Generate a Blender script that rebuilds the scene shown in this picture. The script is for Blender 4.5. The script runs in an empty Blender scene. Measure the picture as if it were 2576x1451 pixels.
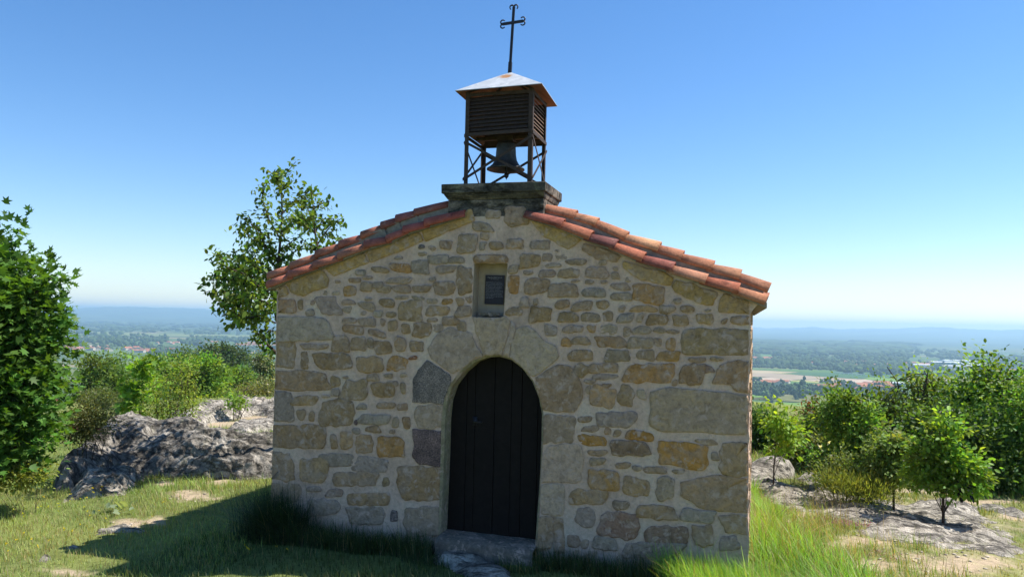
import bpy, bmesh, math, random
import numpy as np
from mathutils import Vector, Matrix, noise
from mathutils.geometry import delaunay_2d_cdt

rng = np.random.default_rng(7)
random.seed(7)
S = bpy.context.scene
COL = S.collection
R = math.radians

# ------------------------------------------------------------------ camera
F, CX, CY = 1950.0, 1288.0, 725.5          # focal length and centre in photo pixels (photo seen 2576 wide)
TH, ROLL, PITCH = R(16.3), R(1.26), math.atan(80 / 1950)
fw = np.array([-math.sin(TH) * math.cos(PITCH), math.cos(TH) * math.cos(PITCH), math.sin(PITCH)])
r0 = np.array([math.cos(TH), math.sin(TH), 0.0])
u0 = np.cross(r0, fw)
rt = r0 * math.cos(ROLL) + u0 * math.sin(ROLL)
up = u0 * math.cos(ROLL) - r0 * math.sin(ROLL)
CAM = np.array([2.336, -7.387, 2.166])
cd = bpy.data.cameras.new('camera')
cd.sensor_width = 36.0
cd.lens = F / 2576 * 36
cd.clip_start = 0.1
cd.clip_end = 200000
cam = bpy.data.objects.new('camera', cd)
COL.objects.link(cam)
M = Matrix.Identity(4)
for i in range(3):
    M[i][0], M[i][1], M[i][2], M[i][3] = rt[i], up[i], -fw[i], CAM[i]
cam.matrix_world = M
S.camera = cam

# ------------------------------------------------------------------ sky, sun, exposure
SUN = np.array([1.73, 0.87, 2.85])
SUN /= np.linalg.norm(SUN)
el = math.asin(SUN[2])
az = math.atan2(SUN[0], SUN[1])            # from +Y towards +X
W = bpy.data.worlds.new('World')
S.world = W
W.use_nodes = True
nt = W.node_tree
sky = nt.nodes.new('ShaderNodeTexSky')
sky.sky_type = 'NISHITA'
sky.sun_disc = False
sky.sun_elevation = el
sky.sun_rotation = az
sky.altitude = 450
sky.air_density = 1.0
sky.dust_density = 0.25
sky.ozone_density = 3.0
nt.nodes['Background'].inputs['Strength'].default_value = 0.11
hsv = nt.nodes.new('ShaderNodeHueSaturation')
hsv.inputs['Saturation'].default_value = 1.25
nt.links.new(sky.outputs[0], hsv.inputs['Color'])
tint = nt.nodes.new('ShaderNodeMix'); tint.data_type = 'RGBA'; tint.blend_type = 'MULTIPLY'; tint.inputs[0].default_value = 1.0
tint.inputs[7].default_value = (1.0, 0.96, 1.0, 1)      # the camera's white balance, the same over the whole sky
nt.links.new(hsv.outputs[0], tint.inputs[6])
nt.links.new(tint.outputs[2], nt.nodes['Background'].inputs['Color'])
sl = bpy.data.lights.new('sun', 'SUN')
sl.energy = 5.0
sl.angle = R(0.53)
sl.color = (1.0, 0.955, 0.88)
so = bpy.data.objects.new('sun', sl)
COL.objects.link(so)
so.rotation_euler = Vector(SUN).to_track_quat('Z', 'Y').to_euler()
so.location = (20, 10, 40)
S.view_settings.view_transform = 'Standard'
S.view_settings.look = 'None'
S.view_settings.exposure = 0.75
S.view_settings.gamma = 1.0
S.render.engine = 'CYCLES'
S.cycles.max_bounces = 6
S.cycles.transparent_max_bounces = 6
S.cycles.volume_bounces = 1
S.cycles.use_denoising = True

# ------------------------------------------------------------------ pixel helpers
def ray(px, py):
    return fw + rt * (px - CX) / F + up * (CY - py) / F
def onY(px, py, y=0.0):
    d = ray(px, py)
    return CAM + d * ((y - CAM[1]) / d[1])
def onZ(px, py, z):
    d = ray(px, py)
    return CAM + d * ((z - CAM[2]) / d[2])
def atD(px, py, dist):
    d = ray(px, py)
    return CAM + d * (dist / math.hypot(d[0], d[1]))
def proj(P):
    v = np.asarray(P, float) - CAM
    z = v @ fw
    return CX + F * (v @ rt) / z, CY - F * (v @ up) / z, z
NS = 2576 / 4096.0
def nat(x0, y0, sc):                       # zoomed crop -> photo pixels
    return lambda x, y: ((x0 + x / sc) * NS, (y0 + y / sc) * NS)

# ------------------------------------------------------------------ mesh helpers
def tag(o, label=None, cat=None, group=None, kind=None):
    if label: o['label'] = label
    if cat: o['category'] = cat
    if group: o['group'] = group
    if kind: o['kind'] = kind
    return o
def link(name, me, mat=None, parent=None):
    o = bpy.data.objects.new(name, me)
    COL.objects.link(o)
    if mat is not None and me is not None:
        for m in (mat if isinstance(mat, (list, tuple)) else [mat]):
            if m.name not in [k.name for k in me.materials if k]:
                me.materials.append(m)
    if parent is not None:
        o.parent = parent
    return o
def empty(name, loc=(0, 0, 0)):
    o = bpy.data.objects.new(name, None)
    COL.objects.link(o)
    o.location = loc
    o.empty_display_size = 0.2
    return o
def pymesh(name, v, f, smooth=False):
    me = bpy.data.meshes.new(name)
    me.from_pydata([tuple(map(float, p)) for p in v], [], [tuple(int(i) for i in q) for q in f])
    if smooth:
        me.shade_smooth()
    me.update()
    return me
def npmesh(name, V, Fc, col=None, smooth=False):
    """V (n,3), Fc list of (m,k) index arrays; col (n,3) linear colours."""
    me = bpy.data.meshes.new(name)
    V = np.asarray(V, np.float32)
    me.vertices.add(len(V))
    me.vertices.foreach_set('co', V.ravel())
    tot = sum(a.size for a in Fc)
    idx = np.concatenate([np.asarray(a).ravel() for a in Fc]).astype(np.int32)
    sizes = np.concatenate([np.full(len(a), a.shape[1]) for a in Fc]).astype(np.int32)
    start = np.concatenate([[0], np.cumsum(sizes)[:-1]]).astype(np.int32)
    me.loops.add(tot)
    me.loops.foreach_set('vertex_index', idx)
    me.polygons.add(len(sizes))
    me.polygons.foreach_set('loop_start', start)
    if smooth:
        me.polygons.foreach_set('use_smooth', np.ones(len(sizes), bool))
    me.update(calc_edges=True)
    if col is not None:
        a = me.attributes.new('col', 'FLOAT_COLOR', 'POINT')
        c = np.ones((len(V), 4), np.float32)
        c[:, :3] = col
        a.data.foreach_set('color', c.ravel())
    return me
class MB:
    """collects shapes of ONE part"""
    def __init__(s): s.v = []; s.f = []; s.mi = []
    def add(s, v, f, mi=0):
        b = len(s.v)
        s.v += [tuple(map(float, p)) for p in v]
        s.f += [tuple(b + i for i in q) for q in f]
        s.mi += [mi] * len(f)
    def box(s, a, b, mi=0):
        (x0, y0, z0), (x1, y1, z1) = a, b
        s.add([(x0,y0,z0),(x1,y0,z0),(x1,y1,z0),(x0,y1,z0),(x0,y0,z1),(x1,y0,z1),(x1,y1,z1),(x0,y1,z1)],
              [(0,3,2,1),(4,5,6,7),(0,1,5,4),(1,2,6,5),(2,3,7,6),(3,0,4,7)], mi)
    def bar(s, p, q, w, d, mi=0, side=None):
        p, q = Vector(p), Vector(q)
        ax = (q - p).normalized()
        sd = Vector(side) if side is not None else (Vector((0,0,1)) if abs(ax.z) < .9 else Vector((1,0,0)))
        a = ax.cross(sd).normalized(); b = ax.cross(a).normalized()
        v = []
        for c in (p, q):
            for sx, sy in ((-1,-1),(1,-1),(1,1),(-1,1)):
                v.append(c + a * sx * w / 2 + b * sy * d / 2)
        s.add(v, [(0,3,2,1),(4,5,6,7),(0,1,5,4),(1,2,6,5),(2,3,7,6),(3,0,4,7)], mi)
    def tube(s, pts, rad, n=6, mi=0, cap=True):
        pts = [Vector(p) for p in pts]
        v, f = [], []
        ref = Vector((0.31, 0.87, 0.4))
        for i, p in enumerate(pts):
            t = (pts[min(i + 1, len(pts) - 1)] - pts[max(i - 1, 0)]).normalized()
            a = t.cross(ref).normalized(); b = t.cross(a)
            r = rad[i] if hasattr(rad, '__len__') else rad
            for k in range(n):
                an = 2 * math.pi * k / n
                v.append(p + (a * math.cos(an) + b * math.sin(an)) * r)
        for i in range(len(pts) - 1):
            for k in range(n):
                f.append((i*n+k, i*n+(k+1) % n, (i+1)*n+(k+1) % n, (i+1)*n+k))
        if cap:
            f.append(tuple(range(n - 1, -1, -1))); f.append(tuple(range((len(pts)-1)*n, len(pts)*n)))
        s.add(v, f, mi)
    def lathe(s, prof, c, n=28, mi=0):
        v, f = [], []
        for r, z in prof:
            for k in range(n):
                an = 2 * math.pi * k / n
                v.append((c[0] + r * math.cos(an), c[1] + r * math.sin(an), c[2] + z))
        for i in range(len(prof) - 1):
            for k in range(n):
                f.append((i*n+k, i*n+(k+1) % n, (i+1)*n+(k+1) % n, (i+1)*n+k))
        s.add(v, f, mi)
    def build(s, name, mat, parent=None, smooth=False, bevel=0):
        me = pymesh(name, s.v, s.f, smooth)
        o = link(name, me, mat, parent)
        if max(s.mi, default=0) > 0:
            me.polygons.foreach_set('material_index', s.mi)
        if bevel:
            b = o.modifiers.new('bevel', 'BEVEL'); b.width = bevel; b.segments = 2; b.limit_method = 'ANGLE'
        return o

# ------------------------------------------------------------------ materials
def newmat(name):
    m = bpy.data.materials.new(name)
    m.use_nodes = True
    return m, m.node_tree, m.node_tree.nodes['Principled BSDF']
def N(nt, t, **kw):
    n = nt.nodes.new(t)
    for k, v in kw.items():
        if k in n.inputs.keys():
            n.inputs[k].default_value = v
        else:
            setattr(n, k, v)
    return n
def ramp(nt, fac, stops):
    n = nt.nodes.new('ShaderNodeValToRGB')
    e = n.color_ramp.elements
    while len(e) > 1: e.remove(e[-1])
    e[0].position = stops[0][0]; e[0].color = (*stops[0][1], 1)
    for p, c in stops[1:]:
        k = e.new(p); k.color = (*c, 1)
    nt.links.new(fac, n.inputs[0])
    return n
def g3(v): return (v, v, v)
def mix(nt, a, b, fac, mode='MIX'):
    n = nt.nodes.new('ShaderNodeMix'); n.data_type = 'RGBA'; n.blend_type = mode
    for sock, val in ((n.inputs[6], a), (n.inputs[7], b), (n.inputs[0], fac)):
        if isinstance(val, bpy.types.NodeSocket): nt.links.new(val, sock)
        elif isinstance(val, (int, float)): sock.default_value = val
        else: sock.default_value = (*val, 1)
    return n.outputs[2]
def noise_n(nt, scale, detail=6, rough=.55, vec=None, dist=0):
    n = N(nt, 'ShaderNodeTexNoise')
    n.inputs['Scale'].default_value = scale; n.inputs['Detail'].default_value = detail
    n.inputs['Roughness'].default_value = rough; n.inputs['Distortion'].default_value = dist
    if vec is not None: nt.links.new(vec, n.inputs['Vector'])
    return n.outputs['Fac']
def bump(nt, bsdf, h, strength, dist):
    b = N(nt, 'ShaderNodeBump'); b.inputs['Strength'].default_value = strength; b.inputs['Distance'].default_value = dist
    nt.links.new(h, b.inputs['Height']); nt.links.new(b.outputs[0], bsdf.inputs['Normal'])
def pos(nt): return nt.nodes.new('ShaderNodeNewGeometry').outputs['Position']
def add_h(nt, a, b, wa, wb):
    m1 = N(nt, 'ShaderNodeMath', operation='MULTIPLY'); nt.links.new(a, m1.inputs[0]); m1.inputs[1].default_value = wa
    m2 = N(nt, 'ShaderNodeMath', operation='MULTIPLY_ADD'); nt.links.new(b, m2.inputs[0]); m2.inputs[1].default_value = wb
    nt.links.new(m1.outputs[0], m2.inputs[2])
    return m2.outputs[0]

def mat_wallstone():
    m, nt, b = newmat('weathered_stone'); p = pos(nt)
    oi = nt.nodes.new('ShaderNodeObjectInfo')
    n1 = noise_n(nt, 9, 8, .62, p, .6); n2 = noise_n(nt, 34, 6, .65, p); n3 = noise_n(nt, 4.3, 4, .5, p, 1.2); n4 = noise_n(nt, 140, 3, .6, p)
    c = mix(nt, oi.outputs['Color'], ramp(nt, n1, [(.3, (.68,.66,.64)), (.5, (1,1,1)), (.72, (1.2,1.17,1.1))]).outputs[0], 1.0, 'MULTIPLY')
    c = mix(nt, c, (.40, .29, .22), ramp(nt, n3, [(.46, g3(0)), (.64, g3(.55))]).outputs[0])
    c = mix(nt, c, (.30, .19, .075), ramp(nt, noise_n(nt, 6.1, 5, .6, p, .8), [(.60, g3(0)), (.74, g3(.55))]).outputs[0])
    c = mix(nt, c, ramp(nt, n2, [(.32, g3(.72)), (.5, g3(1)), (.7, g3(1.14))]).outputs[0], 1.0, 'MULTIPLY')
    c = mix(nt, c, (.55, .40, .315), ramp(nt, noise_n(nt, 12, 7, .66, p, .5), [(.53, g3(0)), (.63, g3(.8))]).outputs[0])
    nt.links.new(c, b.inputs['Base Color']); b.inputs['Roughness'].default_value = .92; b.inputs['Specular IOR Level'].default_value = .2
    bump(nt, b, add_h(nt, add_h(nt, n1, n2, 1.0, .7), n4, 1.0, .3), 1.0, .028)
    return m
def mat_granite():
    m, nt, b = newmat('granite'); p = pos(nt)
    oi = nt.nodes.new('ShaderNodeObjectInfo')
    n2 = noise_n(nt, 75, 5, .75, p); n1 = noise_n(nt, 8, 6, .6, p)
    c = mix(nt, oi.outputs['Color'], ramp(nt, n2, [(.36, g3(.25)), (.5, g3(1)), (.66, g3(2.0))]).outputs[0], 1.0, 'MULTIPLY')
    c = mix(nt, c, ramp(nt, n1, [(.35, g3(.6)), (.65, g3(1.25))]).outputs[0], 1.0, 'MULTIPLY')
    nt.links.new(c, b.inputs['Base Color']); b.inputs['Roughness'].default_value = .85
    bump(nt, b, n2, .9, .015)
    return m
def mat_mortar(name='lime_mortar', base=(.67, .465, .35)):
    m, nt, b = newmat(name); p = pos(nt)
    n1 = noise_n(nt, 2.2, 6, .6, p, .4); n2 = noise_n(nt, 26, 8, .7, p); n3 = noise_n(nt, 180, 3, .6, p)
    d = tuple(k * .72 for k in base); l = tuple(min(.7, k * 1.18) for k in base)
    c = ramp(nt, n1, [(.3, d), (.5, base), (.72, l)]).outputs[0]
    c = mix(nt, c, ramp(nt, n2, [(.3, g3(.72)), (.55, g3(1)), (.75, g3(1.12))]).outputs[0], 1.0, 'MULTIPLY')
    # mortar turns a darker grey towards the foot of the wall
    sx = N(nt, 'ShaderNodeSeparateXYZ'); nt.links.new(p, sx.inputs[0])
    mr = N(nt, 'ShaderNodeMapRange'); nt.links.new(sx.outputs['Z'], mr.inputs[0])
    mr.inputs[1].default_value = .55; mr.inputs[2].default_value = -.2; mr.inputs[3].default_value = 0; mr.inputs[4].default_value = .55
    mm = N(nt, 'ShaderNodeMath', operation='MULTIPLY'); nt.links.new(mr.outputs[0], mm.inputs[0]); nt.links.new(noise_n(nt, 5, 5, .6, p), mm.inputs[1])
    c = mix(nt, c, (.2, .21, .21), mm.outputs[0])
    nt.links.new(c, b.inputs['Base Color']); b.inputs['Roughness'].default_value = .95; b.inputs['Specular IOR Level'].default_value = .15
    bump(nt, b, add_h(nt, n2, n3, 1.0, .35), .9, .02)
    return m
def mat_rock(name='outcrop_rock', dark=(.055,.052,.05), mid=(.23,.215,.19), light=(.45,.42,.37), bscale=1.0):
    m, nt, b = newmat(name); p = pos(nt)
    mp = N(nt, 'ShaderNodeMapping'); mp.inputs['Rotation'].default_value = (.2, .3, .5); mp.inputs['Scale'].default_value = (1, 2.6, 3.2)
    nt.links.new(p, mp.inputs[0])
    n1 = noise_n(nt, 1.7, 9, .65, mp.outputs[0], .5); n2 = noise_n(nt, 7, 8, .7, p, .4); n3 = noise_n(nt, 45, 5, .7, p)
    c = ramp(nt, n1, [(.3, dark), (.47, mid), (.62, light)]).outputs[0]
    c = mix(nt, c, ramp(nt, n2, [(.33, g3(.35)), (.52, g3(1)), (.7, g3(1.3))]).outputs[0], 1.0, 'MULTIPLY')
    c = mix(nt, c, (.26, .26, .15), ramp(nt, noise_n(nt, 3.4, 6, .6, p), [(.58, g3(0)), (.7, g3(.5))]).outputs[0])
    c = mix(nt, c, ramp(nt, n3, [(.35, g3(.65)), (.6, g3(1.15))]).outputs[0], 1.0, 'MULTIPLY')
    mp2 = N(nt, 'ShaderNodeMapping'); mp2.inputs['Rotation'].default_value = (.1, .2, .35); mp2.inputs['Scale'].default_value = (.8, 3.4, 2.0)
    nt.links.new(p, mp2.inputs[0])
    ck = ramp(nt, noise_n(nt, 1.5, 7, .6, mp2.outputs[0], .3), [(.455, g3(1)), (.492, g3(.4)), (.508, g3(.4)), (.54, g3(1))])
    c = mix(nt, c, ck.outputs[0], 1.0, 'MULTIPLY')
    nt.links.new(c, b.inputs['Base Color']); b.inputs['Roughness'].default_value = .95; b.inputs['Specular IOR Level'].default_value = .2
    bump(nt, b, add_h(nt, add_h(nt, n2, n3, 1.0, .3), ck.outputs[0], 1.0, .5), 1.0, .06 * bscale)
    return m
def mat_tile():
    m, nt, b = newmat('terracotta'); p = pos(nt)
    oi = nt.nodes.new('ShaderNodeObjectInfo')
    n1 = noise_n(nt, 7, 8, .65, p, .5); n2 = noise_n(nt, 55, 5, .7, p)
    c = mix(nt, oi.outputs['Color'], ramp(nt, n1, [(.28, (.42,.36,.36)), (.44, g3(.9)), (.55, g3(1)), (.7, (1.2,1.25,1.25))]).outputs[0], 1.0, 'MULTIPLY')
    c = mix(nt, c, (.40, .31, .23), ramp(nt, noise_n(nt, 13, 6, .6, p), [(.6, g3(0)), (.75, g3(.45))]).outputs[0])
    c = mix(nt, c, ramp(nt, n2, [(.35, g3(.7)), (.55, g3(1)), (.7, g3(1.12))]).outputs[0], 1.0, 'MULTIPLY')
    nt.links.new(c, b.inputs['Base Color']); b.inputs['Roughness'].default_value = .85; b.inputs['Specular IOR Level'].default_value = .25
    bump(nt, b, add_h(nt, n1, n2, .6, .5), .7, .012)
    return m
def mat_plain(name, c, rough=.8, metal=0.0, var=.25, scale=12, bs=.3, bd=.01, spec=.3):
    m, nt, b = newmat(name); p = pos(nt)
    n1 = noise_n(nt, scale, 7, .65, p, .3)
    cc = mix(nt, c, ramp(nt, n1, [(.3, g3(1 - var)), (.5, g3(1)), (.7, g3(1 + var))]).outputs[0], 1.0, 'MULTIPLY')
    nt.links.new(cc, b.inputs['Base Color']); b.inputs['Roughness'].default_value = rough; b.inputs['Metallic'].default_value = metal
    b.inputs['Specular IOR Level'].default_value = spec
    if bs: bump(nt, b, n1, bs, bd)
    return m
def mat_leaf(name, trans=.35, rough=.5, gloss=.2):
    m, nt, b = newmat(name)
    at = N(nt, 'ShaderNodeAttribute', attribute_name='col')
    nt.links.new(at.outputs['Color'], b.inputs['Base Color'])
    b.inputs['Roughness'].default_value = rough; b.inputs['Specular IOR Level'].default_value = gloss
    tr = N(nt, 'ShaderNodeBsdfTranslucent')
    c2 = mix(nt, at.outputs['Color'], (1.7, 1.55, .5), 1.0, 'MULTIPLY')
    nt.links.new(c2, tr.inputs['Color'])
    mx = N(nt, 'ShaderNodeMixShader'); mx.inputs[0].default_value = trans
    nt.links.new(b.outputs[0], mx.inputs[1]); nt.links.new(tr.outputs[0], mx.inputs[2])
    nt.links.new(mx.outputs[0], nt.nodes['Material Output'].inputs['Surface'])
    return m
def mat_vcol(name, rough=.9):
    m, nt, b = newmat(name)
    at = N(nt, 'ShaderNodeAttribute', attribute_name='col')
    nt.links.new(at.outputs['Color'], b.inputs['Base Color'])
    b.inputs['Roughness'].default_value = rough; b.inputs['Specular IOR Level'].default_value = .1
    return m
STONE = mat_wallstone(); GRANITE = mat_granite(); MORTAR = mat_mortar(); TILE = mat_tile()
TILE_MORTAR = mat_plain('bedding_mortar', (.26, .225, .185), .95, 0, .3, 20, .8, .02, .1)  # darkened, so the shade in the gaps between tile rows is in the colour
PLASTER = mat_plain('niche_plaster', (.40, .31, .22), .95, 0, .15, 9, .4, .01, .1)
ROCK = mat_rock('outcrop_rock', (.06,.055,.048), (.24,.215,.18), (.44,.40,.34), 1.2); PALE = mat_rock('pale_rock', (.14,.125,.105), (.40,.355,.29), (.56,.50,.41), 1.2)
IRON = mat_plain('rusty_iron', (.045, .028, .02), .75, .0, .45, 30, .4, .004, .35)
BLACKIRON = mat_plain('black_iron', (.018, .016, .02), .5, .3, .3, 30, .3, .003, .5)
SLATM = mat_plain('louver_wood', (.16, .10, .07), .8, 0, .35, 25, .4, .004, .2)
BRONZE = mat_plain('bell_bronze', (.075, .07, .062), .55, .7, .5, 14, .5, .008, .5)
WOOD = mat_plain('dark_door_wood', (.0105, .0075, .0065), .75, 0, .3, 18, .3, .003, .15)
LICHEN = mat_rock('lichened_sandstone', (.03,.026,.022), (.10,.088,.07), (.26,.21,.16), .3)
LEAF = mat_leaf('leaves', .42); GRASSM = mat_leaf('grass_blades', .4, .5, .3)
BARK = mat_plain('bark', (.075, .055, .042), .95, 0, .4, 25, .8, .02, .1)

# ------------------------------------------------------------------ ground shape
def sp(t, k=1.0):
    t = np.asarray(t, float) / k
    return k * np.where(t > 30, t, np.log1p(np.exp(np.minimum(t, 30))))
def ss(a, b, x):
    t = np.clip((np.asarray(x, float) - a) / (b - a), 0, 1)
    return t * t * (3 - 2 * t)
PLAIN = -120.0
def g0(x, y):
    x = np.asarray(x, float); y = np.asarray(y, float)
    tl = sp(-x - 2.6, .6)
    left = 1.6 * (1 - np.exp(-tl * .10 / 1.6))
    right = .05 * sp(x - 3.2, .6)
    w = ss(-4, 2, x)
    tb = sp(y - .9, .5)
    back = (1.9 * (1 - np.exp(-tb * .075 / 1.9))) * w + (1.2 * (1 - np.exp(-tb * .03 / 1.2))) * (1 - w)
    r = np.hypot(x, y - 2)
    z = -.17 - left - right - back
    drop = .20 * sp(r - 36, 3.0)
    z = z - drop
    return np.where(r > 60, np.maximum(z, PLAIN) if False else PLAIN + sp(z - PLAIN, 6.0), z)
def wav(x, y):
    return (.022 * np.sin(1.7 * x + .6 * np.sin(1.1 * y)) * np.cos(1.3 * y + .5 * x) + .012 * np.sin(4.1 * x - 2.3 * y + 1) * np.sin(3.7 * y + .8 * x)
            + .007 * np.sin(9.3 * x + 4 * np.sin(2 * y)) * np.sin(8.1 * y + 3 * np.sin(1.5 * x)))
def g(x, y):
    r = np.hypot(np.asarray(x, float), np.asarray(y, float))
    return g0(x, y) + wav(np.asarray(x, float), np.asarray(y, float)) * (1 - ss(60, 200, r))
def gh(px, py):                            # photo pixel -> point on the near ground
    z = -.4
    for _ in range(60):
        p = onZ(px, py, z)
        z = .6 * z + .4 * float(g(p[0], p[1]))
    return np.array([p[0], p[1], float(g(p[0], p[1]))])
z6 = nat(2800, 1700, 2576 / 1296)          # crops of the photograph used below
z4 = nat(0, 1500, 2158 / 1200)
zl = nat(0, 850, 2567 / 1150)
zr = nat(2950, 1200, 2558 / 1146)
zf = nat(2980, 1280, 2576 / 620)

# bare-soil patches (world ellipses from photo pixels): px, py, rx, ry in pixels
SOIL = []
for (px, py, rx, ry) in [(478, 1248, 62, 13), (318, 1318, 48, 13), (420, 1215, 30, 8), (560, 1212, 45, 8), (395, 1312, 30, 10), (170, 1440, 60, 12), (540, 1065, 90, 12), (650, 1050, 60, 8),
                         (2330, 1345, 120, 16), (2260, 1320, 60, 14), (2420, 1420, 150, 30), (2200, 1430, 70, 24), (2180, 1360, 90, 14), (2050, 1290, 40, 8), (2120, 1275, 60, 10),
                         (2560, 1300, 60, 10), (1990, 1310, 20, 5), (2300, 1235, 110, 4), (2480, 1262, 150, 6), (2300, 1400, 60, 14)]:
    c = gh(px, py); a = gh(px + rx, py); b = gh(px, py + ry)
    SOIL.append((c[:2], (a - c)[:2], (b - c)[:2]))
def nz(P, s):                              # cheap smooth value noise, vectorised
    x, y = P[..., 0] * s, P[..., 1] * s
    return (np.sin(x * 1.3 + 2.1 * np.sin(y * .7)) * np.cos(y * 1.1 + 1.7 * np.sin(x * .9)) + .5 * np.sin(2.9 * x + 1.3 * y) * np.cos(2.3 * y - 1.9 * x + 1)) / 1.5
def soil(P):
    P = np.asarray(P, float)
    s = np.zeros(P.shape[:-1])
    n = .5 * nz(P, 3.1) + .35 * nz(P, 8.3)
    for c, a, b in SOIL:
        d = P - c
        det = a[0] * b[1] - a[1] * b[0]
        u = (d[..., 0] * b[1] - d[..., 1] * b[0]) / det
        v = (a[0] * d[..., 1] - a[1] * d[..., 0]) / det
        s = np.maximum(s, 1 - ss(.55, 1.25, np.sqrt(u * u + v * v) + n * .8 + .25 * nz(P, 19.0)))
    # trodden, thin turf on the right-hand side
    s = np.maximum(s, .55 * ss(3.3, 4.3, P[..., 0]) * ss(-.1, .5, n + .15) * (1 - ss(9, 13, P[..., 1])))
    return s

# ------------------------------------------------------------------ ground sheet
def mat_ground():
    m, nt, b = newmat('ground_turf'); p = pos(nt)
    at = N(nt, 'ShaderNodeAttribute', attribute_name='col')
    n2 = noise_n(nt, 14, 7, .7, p); n3 = noise_n(nt, 90, 4, .7, p)
    c = mix(nt, at.outputs['Color'], ramp(nt, n2, [(.3, g3(.6)), (.5, g3(1)), (.72, g3(1.25))]).outputs[0], 1.0, 'MULTIPLY')
    c = mix(nt, c, ramp(nt, n3, [(.35, g3(.75)), (.6, g3(1.12))]).outputs[0], 1.0, 'MULTIPLY')
    # far land: patchwork of fields, blended in with distance from the hill
    sc = N(nt, 'ShaderNodeMapping'); sc.inputs['Rotation'].default_value = (0, 0, .35); sc.inputs['Scale'].default_value = (.0042, .0075, 0)
    nt.links.new(p, sc.inputs[0])
    vo = N(nt, 'ShaderNodeTexVoronoi'); vo.distance = 'CHEBYCHEV'; vo.inputs['Scale'].default_value = 1; vo.inputs['Randomness'].default_value = .8
    nt.links.new(sc.outputs[0], vo.inputs['Vector'])
    sep = N(nt, 'ShaderNodeSeparateColor'); nt.links.new(vo.outputs['Color'], sep.inputs[0])
    f = ramp(nt, sep.outputs[0], [(.0, (.07,.115,.035)), (.3, (.10,.15,.045)), (.5, (.085,.12,.05)), (.66, (.14,.16,.06)), (.8, (.24,.20,.11)), (.9, (.05,.09,.03)), (1, (.12,.17,.05))])
    f.color_ramp.interpolation = 'CONSTANT'
    fc = mix(nt, f.outputs[0], ramp(nt, noise_n(nt, .02, 5, .6, p), [(.3, g3(.8)), (.7, g3(1.15))]).outputs[0], 1.0, 'MULTIPLY')
    ln = N(nt, 'ShaderNodeVectorMath', operation='LENGTH'); nt.links.new(p, ln.inputs[0])
    mr = N(nt, 'ShaderNodeMapRange'); nt.links.new(ln.outputs['Value'], mr.inputs[0])
    mr.inputs[1].default_value = 350; mr.inputs[2].default_value = 620
    wd = ramp(nt, noise_n(nt, .0011, 7, .62, p), [(.3, (.028,.05,.022)), (.5, (.04,.066,.03)), (.6, (.05,.08,.03)), (.66, (.15,.17,.08)), (.7, (.05,.08,.03))]).outputs[0]
    mr2 = N(nt, 'ShaderNodeMapRange'); nt.links.new(ln.outputs['Value'], mr2.inputs[0]); mr2.inputs[1].default_value = 4200; mr2.inputs[2].default_value = 7500
    fc = mix(nt, fc, wd, mr2.outputs[0])
    c = mix(nt, c, fc, mr.outputs[0])
    nt.links.new(c, b.inputs['Base Color']); b.inputs['Roughness'].default_value = 1.0; b.inputs['Specular IOR Level'].default_value = .05
    bump(nt, b, add_h(nt, n2, n3, 1, .4), .6, .03)
    return m
rad = np.concatenate([np.linspace(.3, 4, 16)[:-1], np.geomspace(4, 45, 250)[:-1], np.geomspace(45, 18300, 150)])
view_az = math.atan2(fw[1], fw[0])
an = np.concatenate([np.linspace(-.92, .92, 420), np.linspace(.92, 2 * math.pi - .92, 60)[1:-1]]) + view_az
RR, AA = np.meshgrid(rad, an, indexing='ij')
GX, GY = CAM[0] + RR * np.cos(AA), CAM[1] + RR * np.sin(AA)
GZ = g(GX, GY)
P2 = np.stack([GX, GY], -1)
so_ = soil(P2)
n1 = nz(P2, .9)[..., None]; n2 = nz(P2, 5.0)[..., None]
turf = np.array([.16, .19, .06]) * (1 + .25 * n1 + .2 * n2) + np.array([.03, .018, 0]) * np.clip(n1 + .3, 0, 1)
earth = np.array([.41, .32, .215]) * (1 + .12 * n2)
gc = turf * (1 - so_[..., None]) + earth * so_[..., None]
nr, na = len(rad), len(an)
I = np.arange(nr * na).reshape(nr, na)
q = np.stack([I[:-1], I[1:], np.roll(I[1:], -1, 1), np.roll(I[:-1], -1, 1)], -1).reshape(-1, 4)
V = np.stack([GX, GY, GZ], -1).reshape(-1, 3)
ctr = np.array([[CAM[0], CAM[1], float(g(CAM[0], CAM[1]))]])
tri = np.stack([np.full(na, nr * na), I[0], np.roll(I[0], -1)], -1)
gm = npmesh('ground', np.vstack([V, ctr]), [q, tri], np.vstack([gc.reshape(-1, 3), [[.07, .1, .03]]]), smooth=True)
ground = tag(link('ground', gm, mat_ground()), 'grassy hilltop with bare sandy patches running down to the farmed plain', 'ground', kind='structure')

# far hills
LH = [zl(x, y) for x, y in [(100, 880), (540, 858), (720, 850), (960, 842), (1190, 838), (1350, 850), (1530, 846), (1700, 858), (1930, 862), (2300, 868)]]
RH = [zr(x, y) for x, y in [(110, 235), (270, 252), (680, 240), (960, 260), (1220, 248), (1380, 258), (1640, 238), (1850, 243), (2270, 268), (2558, 258)]]
prof = []
for (px, py) in LH + RH:
    d = ray(px, py)
    prof.append((math.atan2(d[1], d[0]), d[2] / math.hypot(d[0], d[1])))
prof.sort()
pa, pe = np.array(prof).T
az_ = np.linspace(view_az - .95, view_az + .95, 420)
rr_ = np.array([9500, 10200, 11000, 11800, 12500, 13200, 13900, 14600, 15300, 15900, 16500, 17100, 17900])
tgt = np.interp(az_, pa, pe) * 16500 + 2.0
rough_ = 5 * np.sin(az_ * 140 + 1) + 4 * np.sin(az_ * 310) + 3 * np.sin(az_ * 610 + 2)
tgt = tgt + rough_
prof_r = np.array([0, .06, .12, .2, .3, .4, .52, .66, .82, .92, 1.0, .9, .5])
HV = []
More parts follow.
